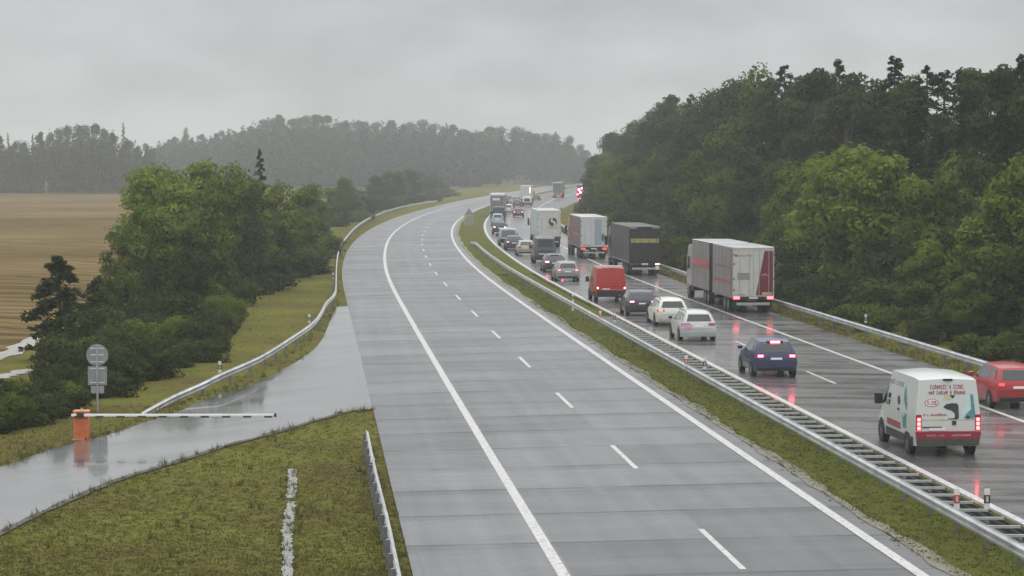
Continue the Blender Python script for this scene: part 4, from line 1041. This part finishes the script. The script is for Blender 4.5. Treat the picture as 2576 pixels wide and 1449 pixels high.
def make_bush(seed, H=2.6, R=2.2, leaf=L_BUSH, n=2600):
    g = random.Random(seed); cl_ = []
    for i in range(10):
        q = g.uniform(0, 2*PI); d = R * g.uniform(.05, .8); cl_.append((d*math.cos(q), d*math.sin(q), H*g.uniform(.18, .82)*(1.15 - .4*d/R), g.uniform(.28, .5)*R*.8))
    return clumped(seed, 'bush', H, cl_, leaf, n, .22, .05, True, .75)
PROTO = {}
for i in range(3):
    PROTO['spruce', i] = (make_spruce(20 + i, 15, 2.6 + .25*i), 15.0)
    PROTO['pine', i] = (make_pine(40 + i, 15), 15.0)
    PROTO['dbroad', i] = (make_broad(60 + i, 13, 3.6, L_PINE, 4200), 13.0)
    PROTO['broad', i] = (make_broad(80 + i, 10, 3.1, L_MID, 4600), 10.0)
    PROTO['bush', i] = (make_bush(100 + i, leaf=(L_BUSH, L_BUSH, L_MID)[i]), 2.6)
for i in range(2):
    PROTO['light', i] = (make_broad(120 + i, 9, 2.9, L_LIGHT, 5200, low=.12, size=.30), 9.0)
    PROTO['young', i] = (make_spruce(140 + i, 5, 1.7, L_PINE, 2600, .04), 5.0)
USED = {}
tr = random.Random(5)
LAB = {'spruce': 'spruce', 'pine': 'pine', 'dbroad': 'tree', 'broad': 'tree', 'light': 'tree', 'bush': 'bush', 'young': 'young conifer'}
def tree(kind, p, h, label, group, wide=1.0, var=None):
    ks = [k for k in PROTO if k[0] == kind]; k = ks[var % len(ks)] if var is not None else tr.choice(ks)
    pr, H0 = PROTO[k]
    if k not in USED: o = pr; USED[k] = 1
    else: o = copy_tree(pr)
    s = h / H0; o.location = (p.x, p.y, p.z - .15); w = s * wide * tr.uniform(.9, 1.1)
    o.scale = (w, w * tr.uniform(.9, 1.1), s); o.rotation_euler = (0, 0, tr.uniform(0, 2*PI))
    tag(o, label, LAB[kind], group); return o
def by_pixel(px, t, d0=150.0):
    """ground point at offset t from the road centreline that shows at photo column px"""
    d = d0
    for _ in range(60):
        x = (cl(d) + t); k = (px - CX) / FPX
        if abs(k) < 1e-4: break
        nd = (cl(d) + t) / k; d = min(max(.5 * d + .5 * nd, 40), 1500)
    return Vector((cl(d) + t, d, zg(cl(d) + t, d)))
def h_for(p, py): return HC - (py - HYZ) * math.hypot(p.y, 0) / FPX - p.z

GW = 'trees of the wood beside the right carriageway'
# skyline of the right wood, one tree per peak
sky = [(1548,350,'dbroad'),(1566,330,'broad'),(1584,312,'dbroad'),(1604,300,'dbroad'),(1628,285,'dbroad'),(1655,268,'dbroad'),(1690,238,'pine'),(1712,262,'dbroad'),(1738,243,'spruce'),(1762,250,'dbroad'),(1782,226,'dbroad'),(1808,228,'dbroad'),(1840,196,'pine'),(1872,196,'dbroad'),(1907,164,'broad'),(1938,196,'pine'),(1972,172,'spruce'),(2008,190,'pine'),(2050,186,'pine'),(2108,160,'spruce'),(2150,180,'pine'),(2200,196,'pine'),(2248,150,'spruce'),(2296,186,'pine'),(2330,174,'spruce'),(2372,186,'spruce'),(2438,172,'pine'),(2512,180,'pine'),(2568,150,'spruce'),(2620,165,'pine')]
nm = {'dbroad': 'round dark tree on the skyline of the right wood', 'broad': 'narrow leafy tree on the skyline of the right wood', 'pine': 'ragged pine on the skyline of the right wood', 'spruce': 'pointed spruce standing above the right wood'}
names = ['above the far end of the wood, the lowest there', 'next above the far end', 'on the lower slope of the skyline', 'halfway up the lower slope', 'above the white emblem truck', 'left of the first pointed pine']
order = {}
for px, py, k in sky:
    t = 29.5 if px < 1900 else 28
    p = by_pixel(px, t); h = h_for(p, py) + .3
    order.setdefault(k, []).append(px)
    w = {'dbroad': .95, 'broad': .7, 'pine': .95, 'spruce': 1.3}[k]
    tree(k, p, h, nm[k], 'skyline trees of the right wood, ' + k.replace('dbroad', 'round').replace('broad', 'narrow'), w)
# body of the wood
def row(t, s0, s1, step, kinds, hfun, label, wide=1.0, jt=1.2):
    s = s0
    while s < s1:
        tt = t + tr.uniform(-jt, jt); ss = s + tr.uniform(-.3, .3) * step; tt = max(tt, t_right(ss) + 2.4, float(np.interp(ss, [330,350,400,450,520,600,650,720], [17,20.3,22.4,23.3,23.4,22.4,21.2,20.5])))
        k = tr.choices([q for q, _ in kinds], [w for _, w in kinds])[0]; x = cl(ss) + tt
        tree(k, Vector((x, ss, zg(x, ss))), hfun(ss) * tr.uniform(.82, 1.12), label[k], GW + ', ' + k, wide)
        s += step * (1 + max(0, s - 150) / 500)
lb = {'spruce': 'dark spruce inside the right wood', 'pine': 'dark pine inside the right wood', 'dbroad': 'dark leafy tree inside the right wood', 'broad': 'green leafy tree at the front of the right wood', 'light': 'bright yellow-green tree at the edge of the right wood', 'bush': 'low bush at the foot of the right wood', 'young': 'young conifer at the foot of the right wood'}
row(27, 98, 640, 4.6, [('spruce', 3), ('pine', 3), ('dbroad', 3)], lambda s: 12.6 if s < 300 else 13.2, lb, 1.05)
row(33, 110, 560, 7.5, [('pine', 3), ('dbroad', 2), ('spruce', 1)], lambda s: 13.0, lb, 1.1, 2)
row(23, 94, 700, 4.4, [('broad', 3), ('dbroad', 3), ('pine', 1)], lambda s: 8.6 if s < 260 else 9.6, lb, 1.05)
row(19.6, 92, 720, 4.6, [('bush', 4), ('broad', 1.6), ('young', .6)], lambda s: 3.6, lb, 1.25, .9)
row(17.6, 96, 560, 8.5, [('bush', 1)], lambda s: 1.9, lb, 1.2, .5)
for px, py, t, k, lab in ((2150, 352, 20.4, 'light', 'tall bright yellow-green tree in front of the dark wood, the tallest light one'), (2080, 395, 20.6, 'light', 'bright yellow-green tree just left of the tallest light tree'), (2232, 372, 21.0, 'light', 'bright yellow-green tree just right of the tallest light tree'),
                          (2330, 590, 20.2, 'light', 'yellow-green tree low on the slope above the guard rail'), (2440, 620, 20.4, 'broad', 'leafy tree low on the slope near the right frame edge'), (2510, 470, 21.5, 'light', 'light green tree near the right frame edge halfway up the wood'),
                          (2010, 560, 19.4, 'light', 'light green tree behind the rear of the drawbar truck'), (1800, 330, 23.5, 'broad', 'leafy tree above the dark grey truck'), (2390, 420, 22.5, 'broad', 'leafy tree right of the bright yellow-green trees'), (1960, 480, 21, 'broad', 'leafy tree above the roof of the drawbar truck')):
    p = by_pixel(px, t); tree(k, p, h_for(p, py), lab, None, 1.1)

# wooded hill in the middle distance
GF = 'trees of the wooded hill behind the motorway'
topo = [(392,368),(420,352),(450,340),(470,345),(500,346),(540,336),(575,322),(610,322),(650,298),(690,290),(730,296),(790,288),(830,298),(870,300),(920,302),(950,304),(990,303),(1030,303),(1070,306),(1100,310),(1140,316),(1180,322),(1230,324),(1280,322),(1320,322),(1360,326),(1400,334),(1430,344),(1450,362),(1470,376),(1490,385),(1520,395)]
def top_at(px):
    for (a, b), (c, d) in zip(topo[:-1], topo[1:]):
        if a <= px <= c: return lerp(b, d, (px - a) / (c - a))
    return topo[0][1] if px < topo[0][0] else topo[-1][1]
fl = {'dbroad': 'hazy round tree of the far wooded hill', 'pine': 'hazy pine of the far wooded hill', 'broad': 'hazy leafy tree at the foot of the far wooded hill', 'spruce': 'hazy spruce of the far wooded hill'}
def far_row(d, px0, px1, step, lift, kinds):
    px = px0
    while px < px1:
        x = (px + tr.uniform(-9, 9) - CX) / FPX * d; y = d + tr.uniform(-12, 12); p = Vector((x, y, zg(x, y)))
        h = HC - (top_at(px) + lift + tr.uniform(-7, 9) - HYZ) * y / FPX - p.z
        if h > 3:
            k = tr.choices([q for q, _ in kinds], [w for _, w in kinds])[0]
            tree(k, p, h, fl[k], GF + ', ' + k, tr.uniform(.85, 1.3))
        px += step
far_row(1128, 395, 1500, 24, 0, [('dbroad', 5), ('pine', 1.5)])
far_row(1060, 380, 1470, 40, 20, [('dbroad', 4), ('pine', 1)])
for px, py, k, lab in ((470, 318, 'broad', 'thin pale bare-looking tree above the gap in the left skyline'), (702, 286, 'pine', 'ragged pine on the left shoulder of the far hill'), (792, 284, 'dbroad', 'small tree tip above the crest of the far hill')):
    x = (px - CX) / FPX * 1100; p = Vector((x, 1100, zg(x, 1100))); tree(k, p, HC - (py - HYZ) * 1100 / FPX - p.z, lab, None, .5)
def wood_mass(name, centres, m, per, size):
    rng = np.random.default_rng(77); Cs = []; Ns = []; Os = []
    for x, y, z0, h, R in centres:
        d = unit(rng.normal(size=(per, 3))); d[:, 2] = np.abs(d[:, 2]) * 1.2 - .35
        rad = rng.uniform(.7, 1.05, per) * (1 + .2 * np.sin(d[:, 0] * 6 + x) + .15 * np.sin(d[:, 1] * 7 + y))
        P = np.stack([d[:, 0] * R * rad, d[:, 1] * R * rad, h * (.42 + .58 * d[:, 2] * rad)], 1); P[:, 2] = np.clip(P[:, 2], .2, h * 1.04)
        P += np.array([x, y, z0]); Cs.append(P); nn = d + rng.normal(0, .5, (per, 3)); Ns.append(nn); Os.append(unit(d + np.array([0, 0, .25]) + rng.normal(0, .15, d.shape)))
    o = quads(name, np.vstack(Cs), unit(np.vstack(Ns)), size, .7, m, None, rng, np.vstack(Os)); o['kind'] = 'stuff'; return o
L_FAR = leaf_mat('far_leaves', (.020,.026,.016), (.030,.037,.021), (.046,.056,.028), .12)
cs = []
for d, lift, px0, px1, step in ((1140, 5, 385, 1560, 13), (1085, 18, 380, 1500, 17), (1040, 34, 372, 1470, 17), (1000, 54, 365, 1330, 17), (965, 78, 370, 1290, 17), (935, 100, 372, 1240, 16), (918, 122, 372, 1200, 16), (905, 142, 372, 1150, 16), (1110, 44, 1300, 1570, 17), (1098, 66, 1330, 1570, 17), (1092, 88, 1350, 1520, 17)):
    px = px0
    while px < px1:
        q = px + tr.uniform(-6, 6); x = (q - CX) / FPX * d; y = d + tr.uniform(-10, 10); z0 = zg(x, y)
        h = HC - (top_at(q) + lift + tr.uniform(-5, 7) - HYZ) * y / FPX - z0
        if h > 2.5 and x - cl(y) < -26 or y > 1088: cs.append((x, y, z0, max(h, 3), tr.uniform(2.6, 4.0)))
        px += step
wood_mass('far_wood', cs, L_FAR, 420, 1.15)
cs = []
for d, lift in ((806, 8), (786, 30), (768, 60), (756, 100), (752, 135)):
    px = -60
    while px < 400:
        q = px + tr.uniform(-6, 6); x = (q - CX) / FPX * d; k_ = min(max(q, 0), 388)
        ty = next((lerp(b_[1], c_[1], (k_ - b_[0]) / (c_[0] - b_[0])) for b_, c_ in zip([(-40,330),(60,345),(110,328),(180,312),(250,312),(320,338),(388,372)], [(60,345),(110,328),(180,312),(250,312),(320,338),(388,372),(420,380)]) if b_[0] <= k_ <= c_[0]), 340)
        h = HC - (ty + lift + tr.uniform(-3, 12) - HYZ) * d / FPX + .3
        if not (95 < q < 128 and lift > 40): cs.append((x, d + tr.uniform(-5, 5), -.3, max(h, 2.5), tr.uniform(2.2, 3.2)))
        px += 15
wood_mass('field_wood', cs, L_FAR, 420, .85)
# wood behind the stubble field
GL = 'trees of the wood behind the stubble field'
tops = [(-40,330,'pine'),(0,340,'pine'),(22,334,'spruce'),(45,350,'dbroad'),(62,352,'dbroad'),(84,336,'spruce'),(105,328,'pine'),(128,330,'dbroad'),(150,318,'dbroad'),(172,310,'dbroad'),(196,308,'dbroad'),(222,312,'dbroad'),(244,312,'pine'),(262,318,'dbroad'),(284,330,'pine'),(312,308,'spruce'),(330,352,'dbroad'),(350,362,'dbroad'),(370,358,'dbroad'),(388,372,'dbroad')]
ll = {'dbroad': 'round tree of the wood behind the stubble field', 'pine': 'ragged pine of the wood behind the stubble field', 'spruce': 'spruce spire in the wood behind the stubble field', 'broad': 'leafy tree at the edge of the stubble field wood'}
for d, lift, step in ((800, 0, 1), (770, 26, 1)):
    for px, py, k in tops:
        if lift and k == 'spruce': k = 'dbroad'
        px2 = px + tr.uniform(-9, 9) * (lift > 0) ; x = (px2 - CX) / FPX * d; p = Vector((x, d, zg(x, d)))
        tree(k, p, HC - (py + lift + tr.uniform(0, 14)*(lift > 0) - HYZ) * d / FPX - p.z, ll[k], GL + ', ' + k, .62 if k != 'spruce' else .5)
# clump of trees and shrubs between the field and the ramp
def left_tree(k, px, base, top, lab, wide=1.0, group=None):
    p = on_ground(px, base); tree(k, p, HC - (top - HYZ) * p.y / FPX - p.z, lab, group, wide)
left_tree('light', 395, 735, 405, 'pale green round tree at the top left of the roadside clump', 1.15)
left_tree('light', 520, 720, 392, 'yellow-green tree in the middle of the roadside clump', 1.0)
for q, (k_, a_, b_, c_, w_) in enumerate((('light', 368, 752, 425, .95), ('light', 432, 742, 424, 1.2), ('broad', 556, 738, 430, 1.2), ('broad', 612, 724, 428, 1.15), ('broad', 400, 800, 520, 1.3), ('broad', 690, 705, 470, 1.15))):
    left_tree(k_, a_, b_, c_, ('pale green tree at the field side of the roadside clump', 'pale green tree beside the tallest pale one in the clump', 'leafy tree right of the yellow-green tree in the clump', 'leafy tree left of the thin dark conifer', 'low leafy tree over the scrub below the pale green trees', 'leafy tree just right of the thin ragged conifer')[q], w_)
left_tree('spruce', 655, 700, 372, 'thin ragged dark conifer at the right of the roadside clump', .72)
left_tree('broad', 590, 730, 400, 'dark leafy tree between the yellow-green tree and the thin conifer', .75)
left_tree('light', 455, 770, 452, 'mid green tree in the heart of the roadside clump', .95)
left_tree('light', 362, 792, 505, 'mid green tree on the field side of the roadside clump', .95)
left_tree('broad', 545, 770, 470, 'full green tree low in the roadside clump', .95)
left_tree('dbroad', 640, 745, 455, 'dark round tree at the right side of the roadside clump', .85)
left_tree('dbroad', 480, 830, 560, 'dark tree at the foot of the roadside clump', 1.0)
left_tree('broad', 705, 700, 450, 'taller leafy tree right of the thin conifer', 1.1)
left_tree('broad', 755, 680, 470, 'leafy tree at the right end of the roadside clump', 1.1)
left_tree('broad', 300, 830, 590, 'small tree leaning over the stubble at the clump edge', .9)
left_tree('young', 150, 905, 640, 'young conifer alone at the field edge', 1.15)
left_tree('young', 245, 860, 690, 'second smaller conifer at the field edge', 1.2)
left_tree('broad', 862, 566, 440, 'small roadside tree beyond the left guard rail bend', .8)
left_tree('broad', 975, 512, 422, 'leafy tree beyond the left guard rail, left of the dark far thicket', .9)
left_tree('dbroad', 1040, 500, 428, 'dark thicket tree beyond the left rail end', 1.2)
left_tree('dbroad', 1090, 490, 430, 'dark thicket tree at the right end of the far thicket', 1.1)
left_tree('broad', 785, 612, 455, 'roadside tree left of the rail bend', .8)
tk = random.Random(4)
for i in range(16):
    px = 945 + i * 11.2 + tk.uniform(-4, 4); left_tree(tk.choice(('dbroad', 'broad', 'dbroad')), px, lerp(522, 489, i / 16) + tk.uniform(-3, 2), 424 + 10 * abs(i - 7) / 7 + tk.uniform(-3, 10), 'dark tree in the thicket beyond the left guard rail bend', 1.25, 'thicket trees beyond the left rail bend')
    left_tree('bush', px, lerp(528, 491, i / 16), lerp(490, 468, i / 16), 'bush at the foot of the thicket beyond the left guard rail bend', 1.8, 'thicket bushes beyond the left rail bend')
for px, b_, t_ in ((770, 640, 462), (800, 606, 458), (826, 586, 466), (878, 556, 446)):
    left_tree('broad', px, b_, t_, 'roadside tree between the clump and the thicket by the left rail', .9, 'trees between the clump and the thicket')
for i in range(14):
    px = tk.uniform(745, 890); b_ = lerp(672, 562, (px - 745) / 145) - tk.uniform(10, 40); left_tree('bush', px, b_, b_ - tk.uniform(30, 48), 'bush between the roadside clump and the thicket', 1.4, 'bushes between the clump and the thicket')
left_tree('bush', 905, 538, 478, 'bush under the roadside tree beyond the bend', 1.2)
lbsh = random.Random(9)
EB = [(-80,1105),(0,1088),(150,1052),(271,1000),(372,963),(508,915),(560,850),(590,790)]
for i in range(165):
    px = lbsh.uniform(-70, 585); e = next(lerp(b_[1], c_[1], (px - b_[0]) / (c_[0] - b_[0])) for b_, c_ in zip(EB[:-1], EB[1:]) if b_[0] <= px <= c_[0])
    base = e - 6 - 190 * lbsh.random() ** 1.25
    if px < 345 and base < 893 - px * .45 + (135 if px < 150 else 95): continue
    if base < 745: continue
    p = on_ground(px, base)
    h = lbsh.uniform(.9, 1.9) if base > e - 60 else lbsh.uniform(1.4, 2.6)
    tree('bush', p, h, 'dark low bush in the scrub between the ramp and the field', 'bushes in the left scrub', 1.1)
for i in range(26):
    px = lbsh.uniform(585, 800); base = lbsh.uniform(640, 762 - (px - 585) * .35)
    tree('bush', on_ground(px, base), lbsh.uniform(1.6, 3.2), 'dense bush under the trees at the right end of the roadside clump', 'bushes under the roadside clump', 1.2)
for i in range(12):
    s = lbsh.uniform(330, 700); t = t_left(s) - lbsh.uniform(4, 12)
    tree('bush', st(s, t), lbsh.uniform(1.0, 2.6), 'small bush on the far left verge beyond the bend', 'bushes on the far left verge', 1.3)
for k, (o, _) in PROTO.items():
    if k not in USED:
        for c in list(o.children): bpy.data.objects.remove(c)
        bpy.data.objects.remove(o)

# ------------------------------------------------------------------ grass tufts on the near verges (nobody could count them)
def tufts(name, pts, hmin, hmax, m, blades=7):
    rng = np.random.default_rng(3); P = np.repeat(np.array(pts, float), blades, axis=0); n = len(P)
    P[:, :2] += rng.normal(0, .05, (n, 2)); q = rng.uniform(0, 2*PI, n); w = rng.uniform(.008, .02, n); h = rng.uniform(hmin, hmax, n) * np.repeat(rng.uniform(.5, 1.3, len(pts)), blades); l = rng.normal(0, .35, (n, 2)) * h[:, None]
    dx = np.stack([np.cos(q) * w, np.sin(q) * w, np.zeros(n)], 1); top = P.copy(); top[:, :2] += l; top[:, 2] += h
    V = np.empty((n, 3, 3)); V[:, 0] = P - dx; V[:, 1] = P + dx; V[:, 2] = top
    me = bpy.data.meshes.new(name); me.vertices.add(3*n); me.vertices.foreach_set('co', V.reshape(-1)); me.loops.add(3*n); me.loops.foreach_set('vertex_index', np.arange(3*n, dtype=np.int32))
    me.polygons.add(n); me.polygons.foreach_set('loop_start', np.arange(0, 3*n, 3, dtype=np.int32)); me.polygons.foreach_set('loop_total', np.full(n, 3, np.int32)); me.update(calc_edges=True)
    me.materials.append(m); me.polygons.foreach_set('use_smooth', np.ones(n, bool)); me.normals_split_custom_set_from_vertices(np.repeat(unit(np.array([[0, 0, 1.0]]) + rng.normal(0, .18, (n, 3))), 3, axis=0).tolist())
    o = bpy.data.objects.new(name, me); COL.objects.link(o); o['kind'] = 'stuff'; return o
tg = random.Random(21)
RP = [(p.x, p.y) for p in upw + join + low]
def in_ramp(x, y):
    c = False; n = len(RP)
    for i in range(n):
        (x0, y0), (x1, y1) = RP[i], RP[i-1]
        if (y0 > y) != (y1 > y) and x < (x1 - x0) * (y - y0) / (y1 - y0) + x0: c = not c
    return c
pts = []
while len(pts) < 15000:
    px, py = tg.uniform(-80, 1060), tg.uniform(1020, 1490); p = on_ground(px, py)
    if p.x > cl(p.y) + t_left(p.y) + tg.gauss(.0, .07) or in_ramp(p.x, p.y): continue
    pts.append((p.x, p.y, p.z))
for i in range(9000):
    s = tg.uniform(78, 420); t = t_left(s) - tg.uniform(.05, 9); x = cl(s) + t
    if in_ramp(x, s): continue
    pts.append((x, s, zg(x, s)))
G_TUFT = leaf_mat('grass_blades', (.095,.076,.034), (.120,.110,.030), (.130,.138,.032), .16)
tufts('verge_grass', pts, .02, .055, G_TUFT, 6)
pts = []
for i in range(900):        # taller weeds along the edges
    c_ = tg.choice((low, low, npp, lpp, upw)); j = tg.randrange(len(c_) - 1); p = Vector(c_[j]).lerp(Vector(c_[j+1]), tg.random()); x, y = p.x + tg.gauss(0, .22), p.y + tg.gauss(0, .5)
    if x > cl(y) + t_left(y) - .02 or in_ramp(x, y) or y < 50: continue
    pts.append((x, y, -.32))
for i in range(60):
    p = on_ground(tg.uniform(705, 760), tg.uniform(1175, 1475)); pts.append((p.x, p.y, p.z))
for i in range(160):
    p = on_ground(tg.uniform(0, 900), tg.uniform(1080, 1470))
    if not in_ramp(p.x, p.y): pts.append((p.x, p.y, p.z))
tufts('tall_weeds', pts, .08, .26, leaf_mat('weed_blades', (.075,.070,.026), (.110,.115,.028), (.17,.155,.06), .4), 9)
pts = []
for i in range(11000):
    s = 38 + 160 * tg.random() ** 1.4; t = tg.choice((tg.uniform(1.05, 2.9), tg.uniform(1.05, 2.9), tg.uniform(3.87, 4.12))); pts.append((cl(s) + t, s, .0))
for i in range(2500):
    s = 38 + 120 * tg.random(); pts.append((cl(s) + tg.gauss(.85, .13), s, 0))
tufts('median_tufts', pts, .02, .06, leaf_mat('median_blades', (.080,.078,.026), (.092,.102,.026), (.118,.122,.032), .22), 6)
pts = []
for i in range(9000):
    s = 80 + 260 * tg.random() ** 1.3; t = t_right(s) + tg.uniform(.08, 3.2); x = cl(s) + t; pts.append((x, s, zg(x, s)))
tufts('right_verge_grass', pts, .04, .16, G_TUFT, 6)

# ------------------------------------------------------------------ air: one closed box of thin even haze
mb = MB(); mb.box(-1600, 1600, -90, 2700, -2.0, 45); hz = mb.build('haze', M((.5,.5,.5)), None); hz['kind'] = 'stuff'
hm = bpy.data.materials.new('haze_air'); hm.use_nodes = True; nt = hm.node_tree; nt.nodes.clear()
out = nt.nodes.new('ShaderNodeOutputMaterial'); pv = nt.nodes.new('ShaderNodeVolumePrincipled')
pv.inputs['Color'].default_value = (.84,.87,.88,1); pv.inputs['Density'].default_value = HAZE = .00041; pv.inputs['Anisotropy'].default_value = .0
nt.links.new(pv.outputs[0], out.inputs['Volume']); hz.data.materials.clear(); hz.data.materials.append(hm)

# ------------------------------------------------------------------ sky and light
EL, ROT = math.radians(52), math.radians(200)
wd = bpy.data.worlds.new('World'); SC.world = wd; wd.use_nodes = True; nt = wd.node_tree; bg = nt.nodes['Background']
skn = nt.nodes.new('ShaderNodeTexSky'); skn.sky_type = 'NISHITA'; skn.sun_disc = False; skn.sun_elevation = EL; skn.sun_rotation = ROT; skn.air_density = 1.2; skn.dust_density = 4
hs = nt.nodes.new('ShaderNodeHueSaturation'); hs.inputs['Saturation'].default_value = .06; nt.links.new(skn.outputs[0], hs.inputs['Color'])
tc = coord(nt, 'Generated'); sz = nt.nodes.new('ShaderNodeSeparateXYZ'); nt.links.new(tc, sz.inputs[0])
gr = ramp(nt, [(0.0, (3.7,3.78,3.78)), (.026, (3.75,3.84,3.85)), (.050, (3.3,3.37,3.4)), (.075, (2.8,2.86,2.9)), (.30, (5.5,5.5,5.55)), (1.0, (13.0,13.0,13.1))], sz.outputs[2])
cn = noise(nt, mapping(nt, tc, (1.0, 1.0, 2.0)), 8.5, 3, .45); cn2 = noise(nt, mapping(nt, tc, (1, 1, 2.4)), 22, 4, .5)
ck = mathn(nt, 'ADD', mathn(nt, 'MULTIPLY', cn.outputs[0], .55), mathn(nt, 'MULTIPLY', cn2.outputs[0], .30))
cr = ramp(nt, [(.30, (.76,.765,.77)), (.56, (1.13,1.15,1.16))], ck)
cloud = mixc(nt, 1.0, gr.outputs[0], cr.outputs[0], 'MULTIPLY')
fin = mixc(nt, .88, hs.outputs[0], cloud); nt.links.new(fin, bg.inputs['Color']); bg.inputs['Strength'].default_value = .15
sl = bpy.data.lights.new('sun', 'SUN'); sl.energy = .7; sl.angle = math.radians(25); sl.color = (1, .98, .95)
so = bpy.data.objects.new('sun', sl); COL.objects.link(so); so.rotation_euler = (math.radians(90) - EL, 0, PI - ROT + PI)

# ------------------------------------------------------------------ camera and render settings
cam = bpy.data.cameras.new('camera'); cam.sensor_width = 36; cam.lens = 36 * FPX / 2576; cam.clip_start = .5; cam.clip_end = 6000
co = bpy.data.objects.new('camera', cam); COL.objects.link(co); co.location = (0, 0, HC); co.rotation_euler = (math.radians(90) - PIT, 0, 0)
SC.camera = co
SC.view_settings.view_transform = 'Standard'; SC.view_settings.look = 'None'; SC.view_settings.exposure = .20; SC.view_settings.gamma = 1
try:
    SC.cycles.use_denoising = True; SC.cycles.denoiser = 'OPENIMAGEDENOISE'
except Exception: pass
SC.cycles.max_bounces = 6; SC.cycles.diffuse_bounces = 3; SC.cycles.glossy_bounces = 3; SC.cycles.volume_bounces = 1; SC.cycles.transmission_bounces = 2
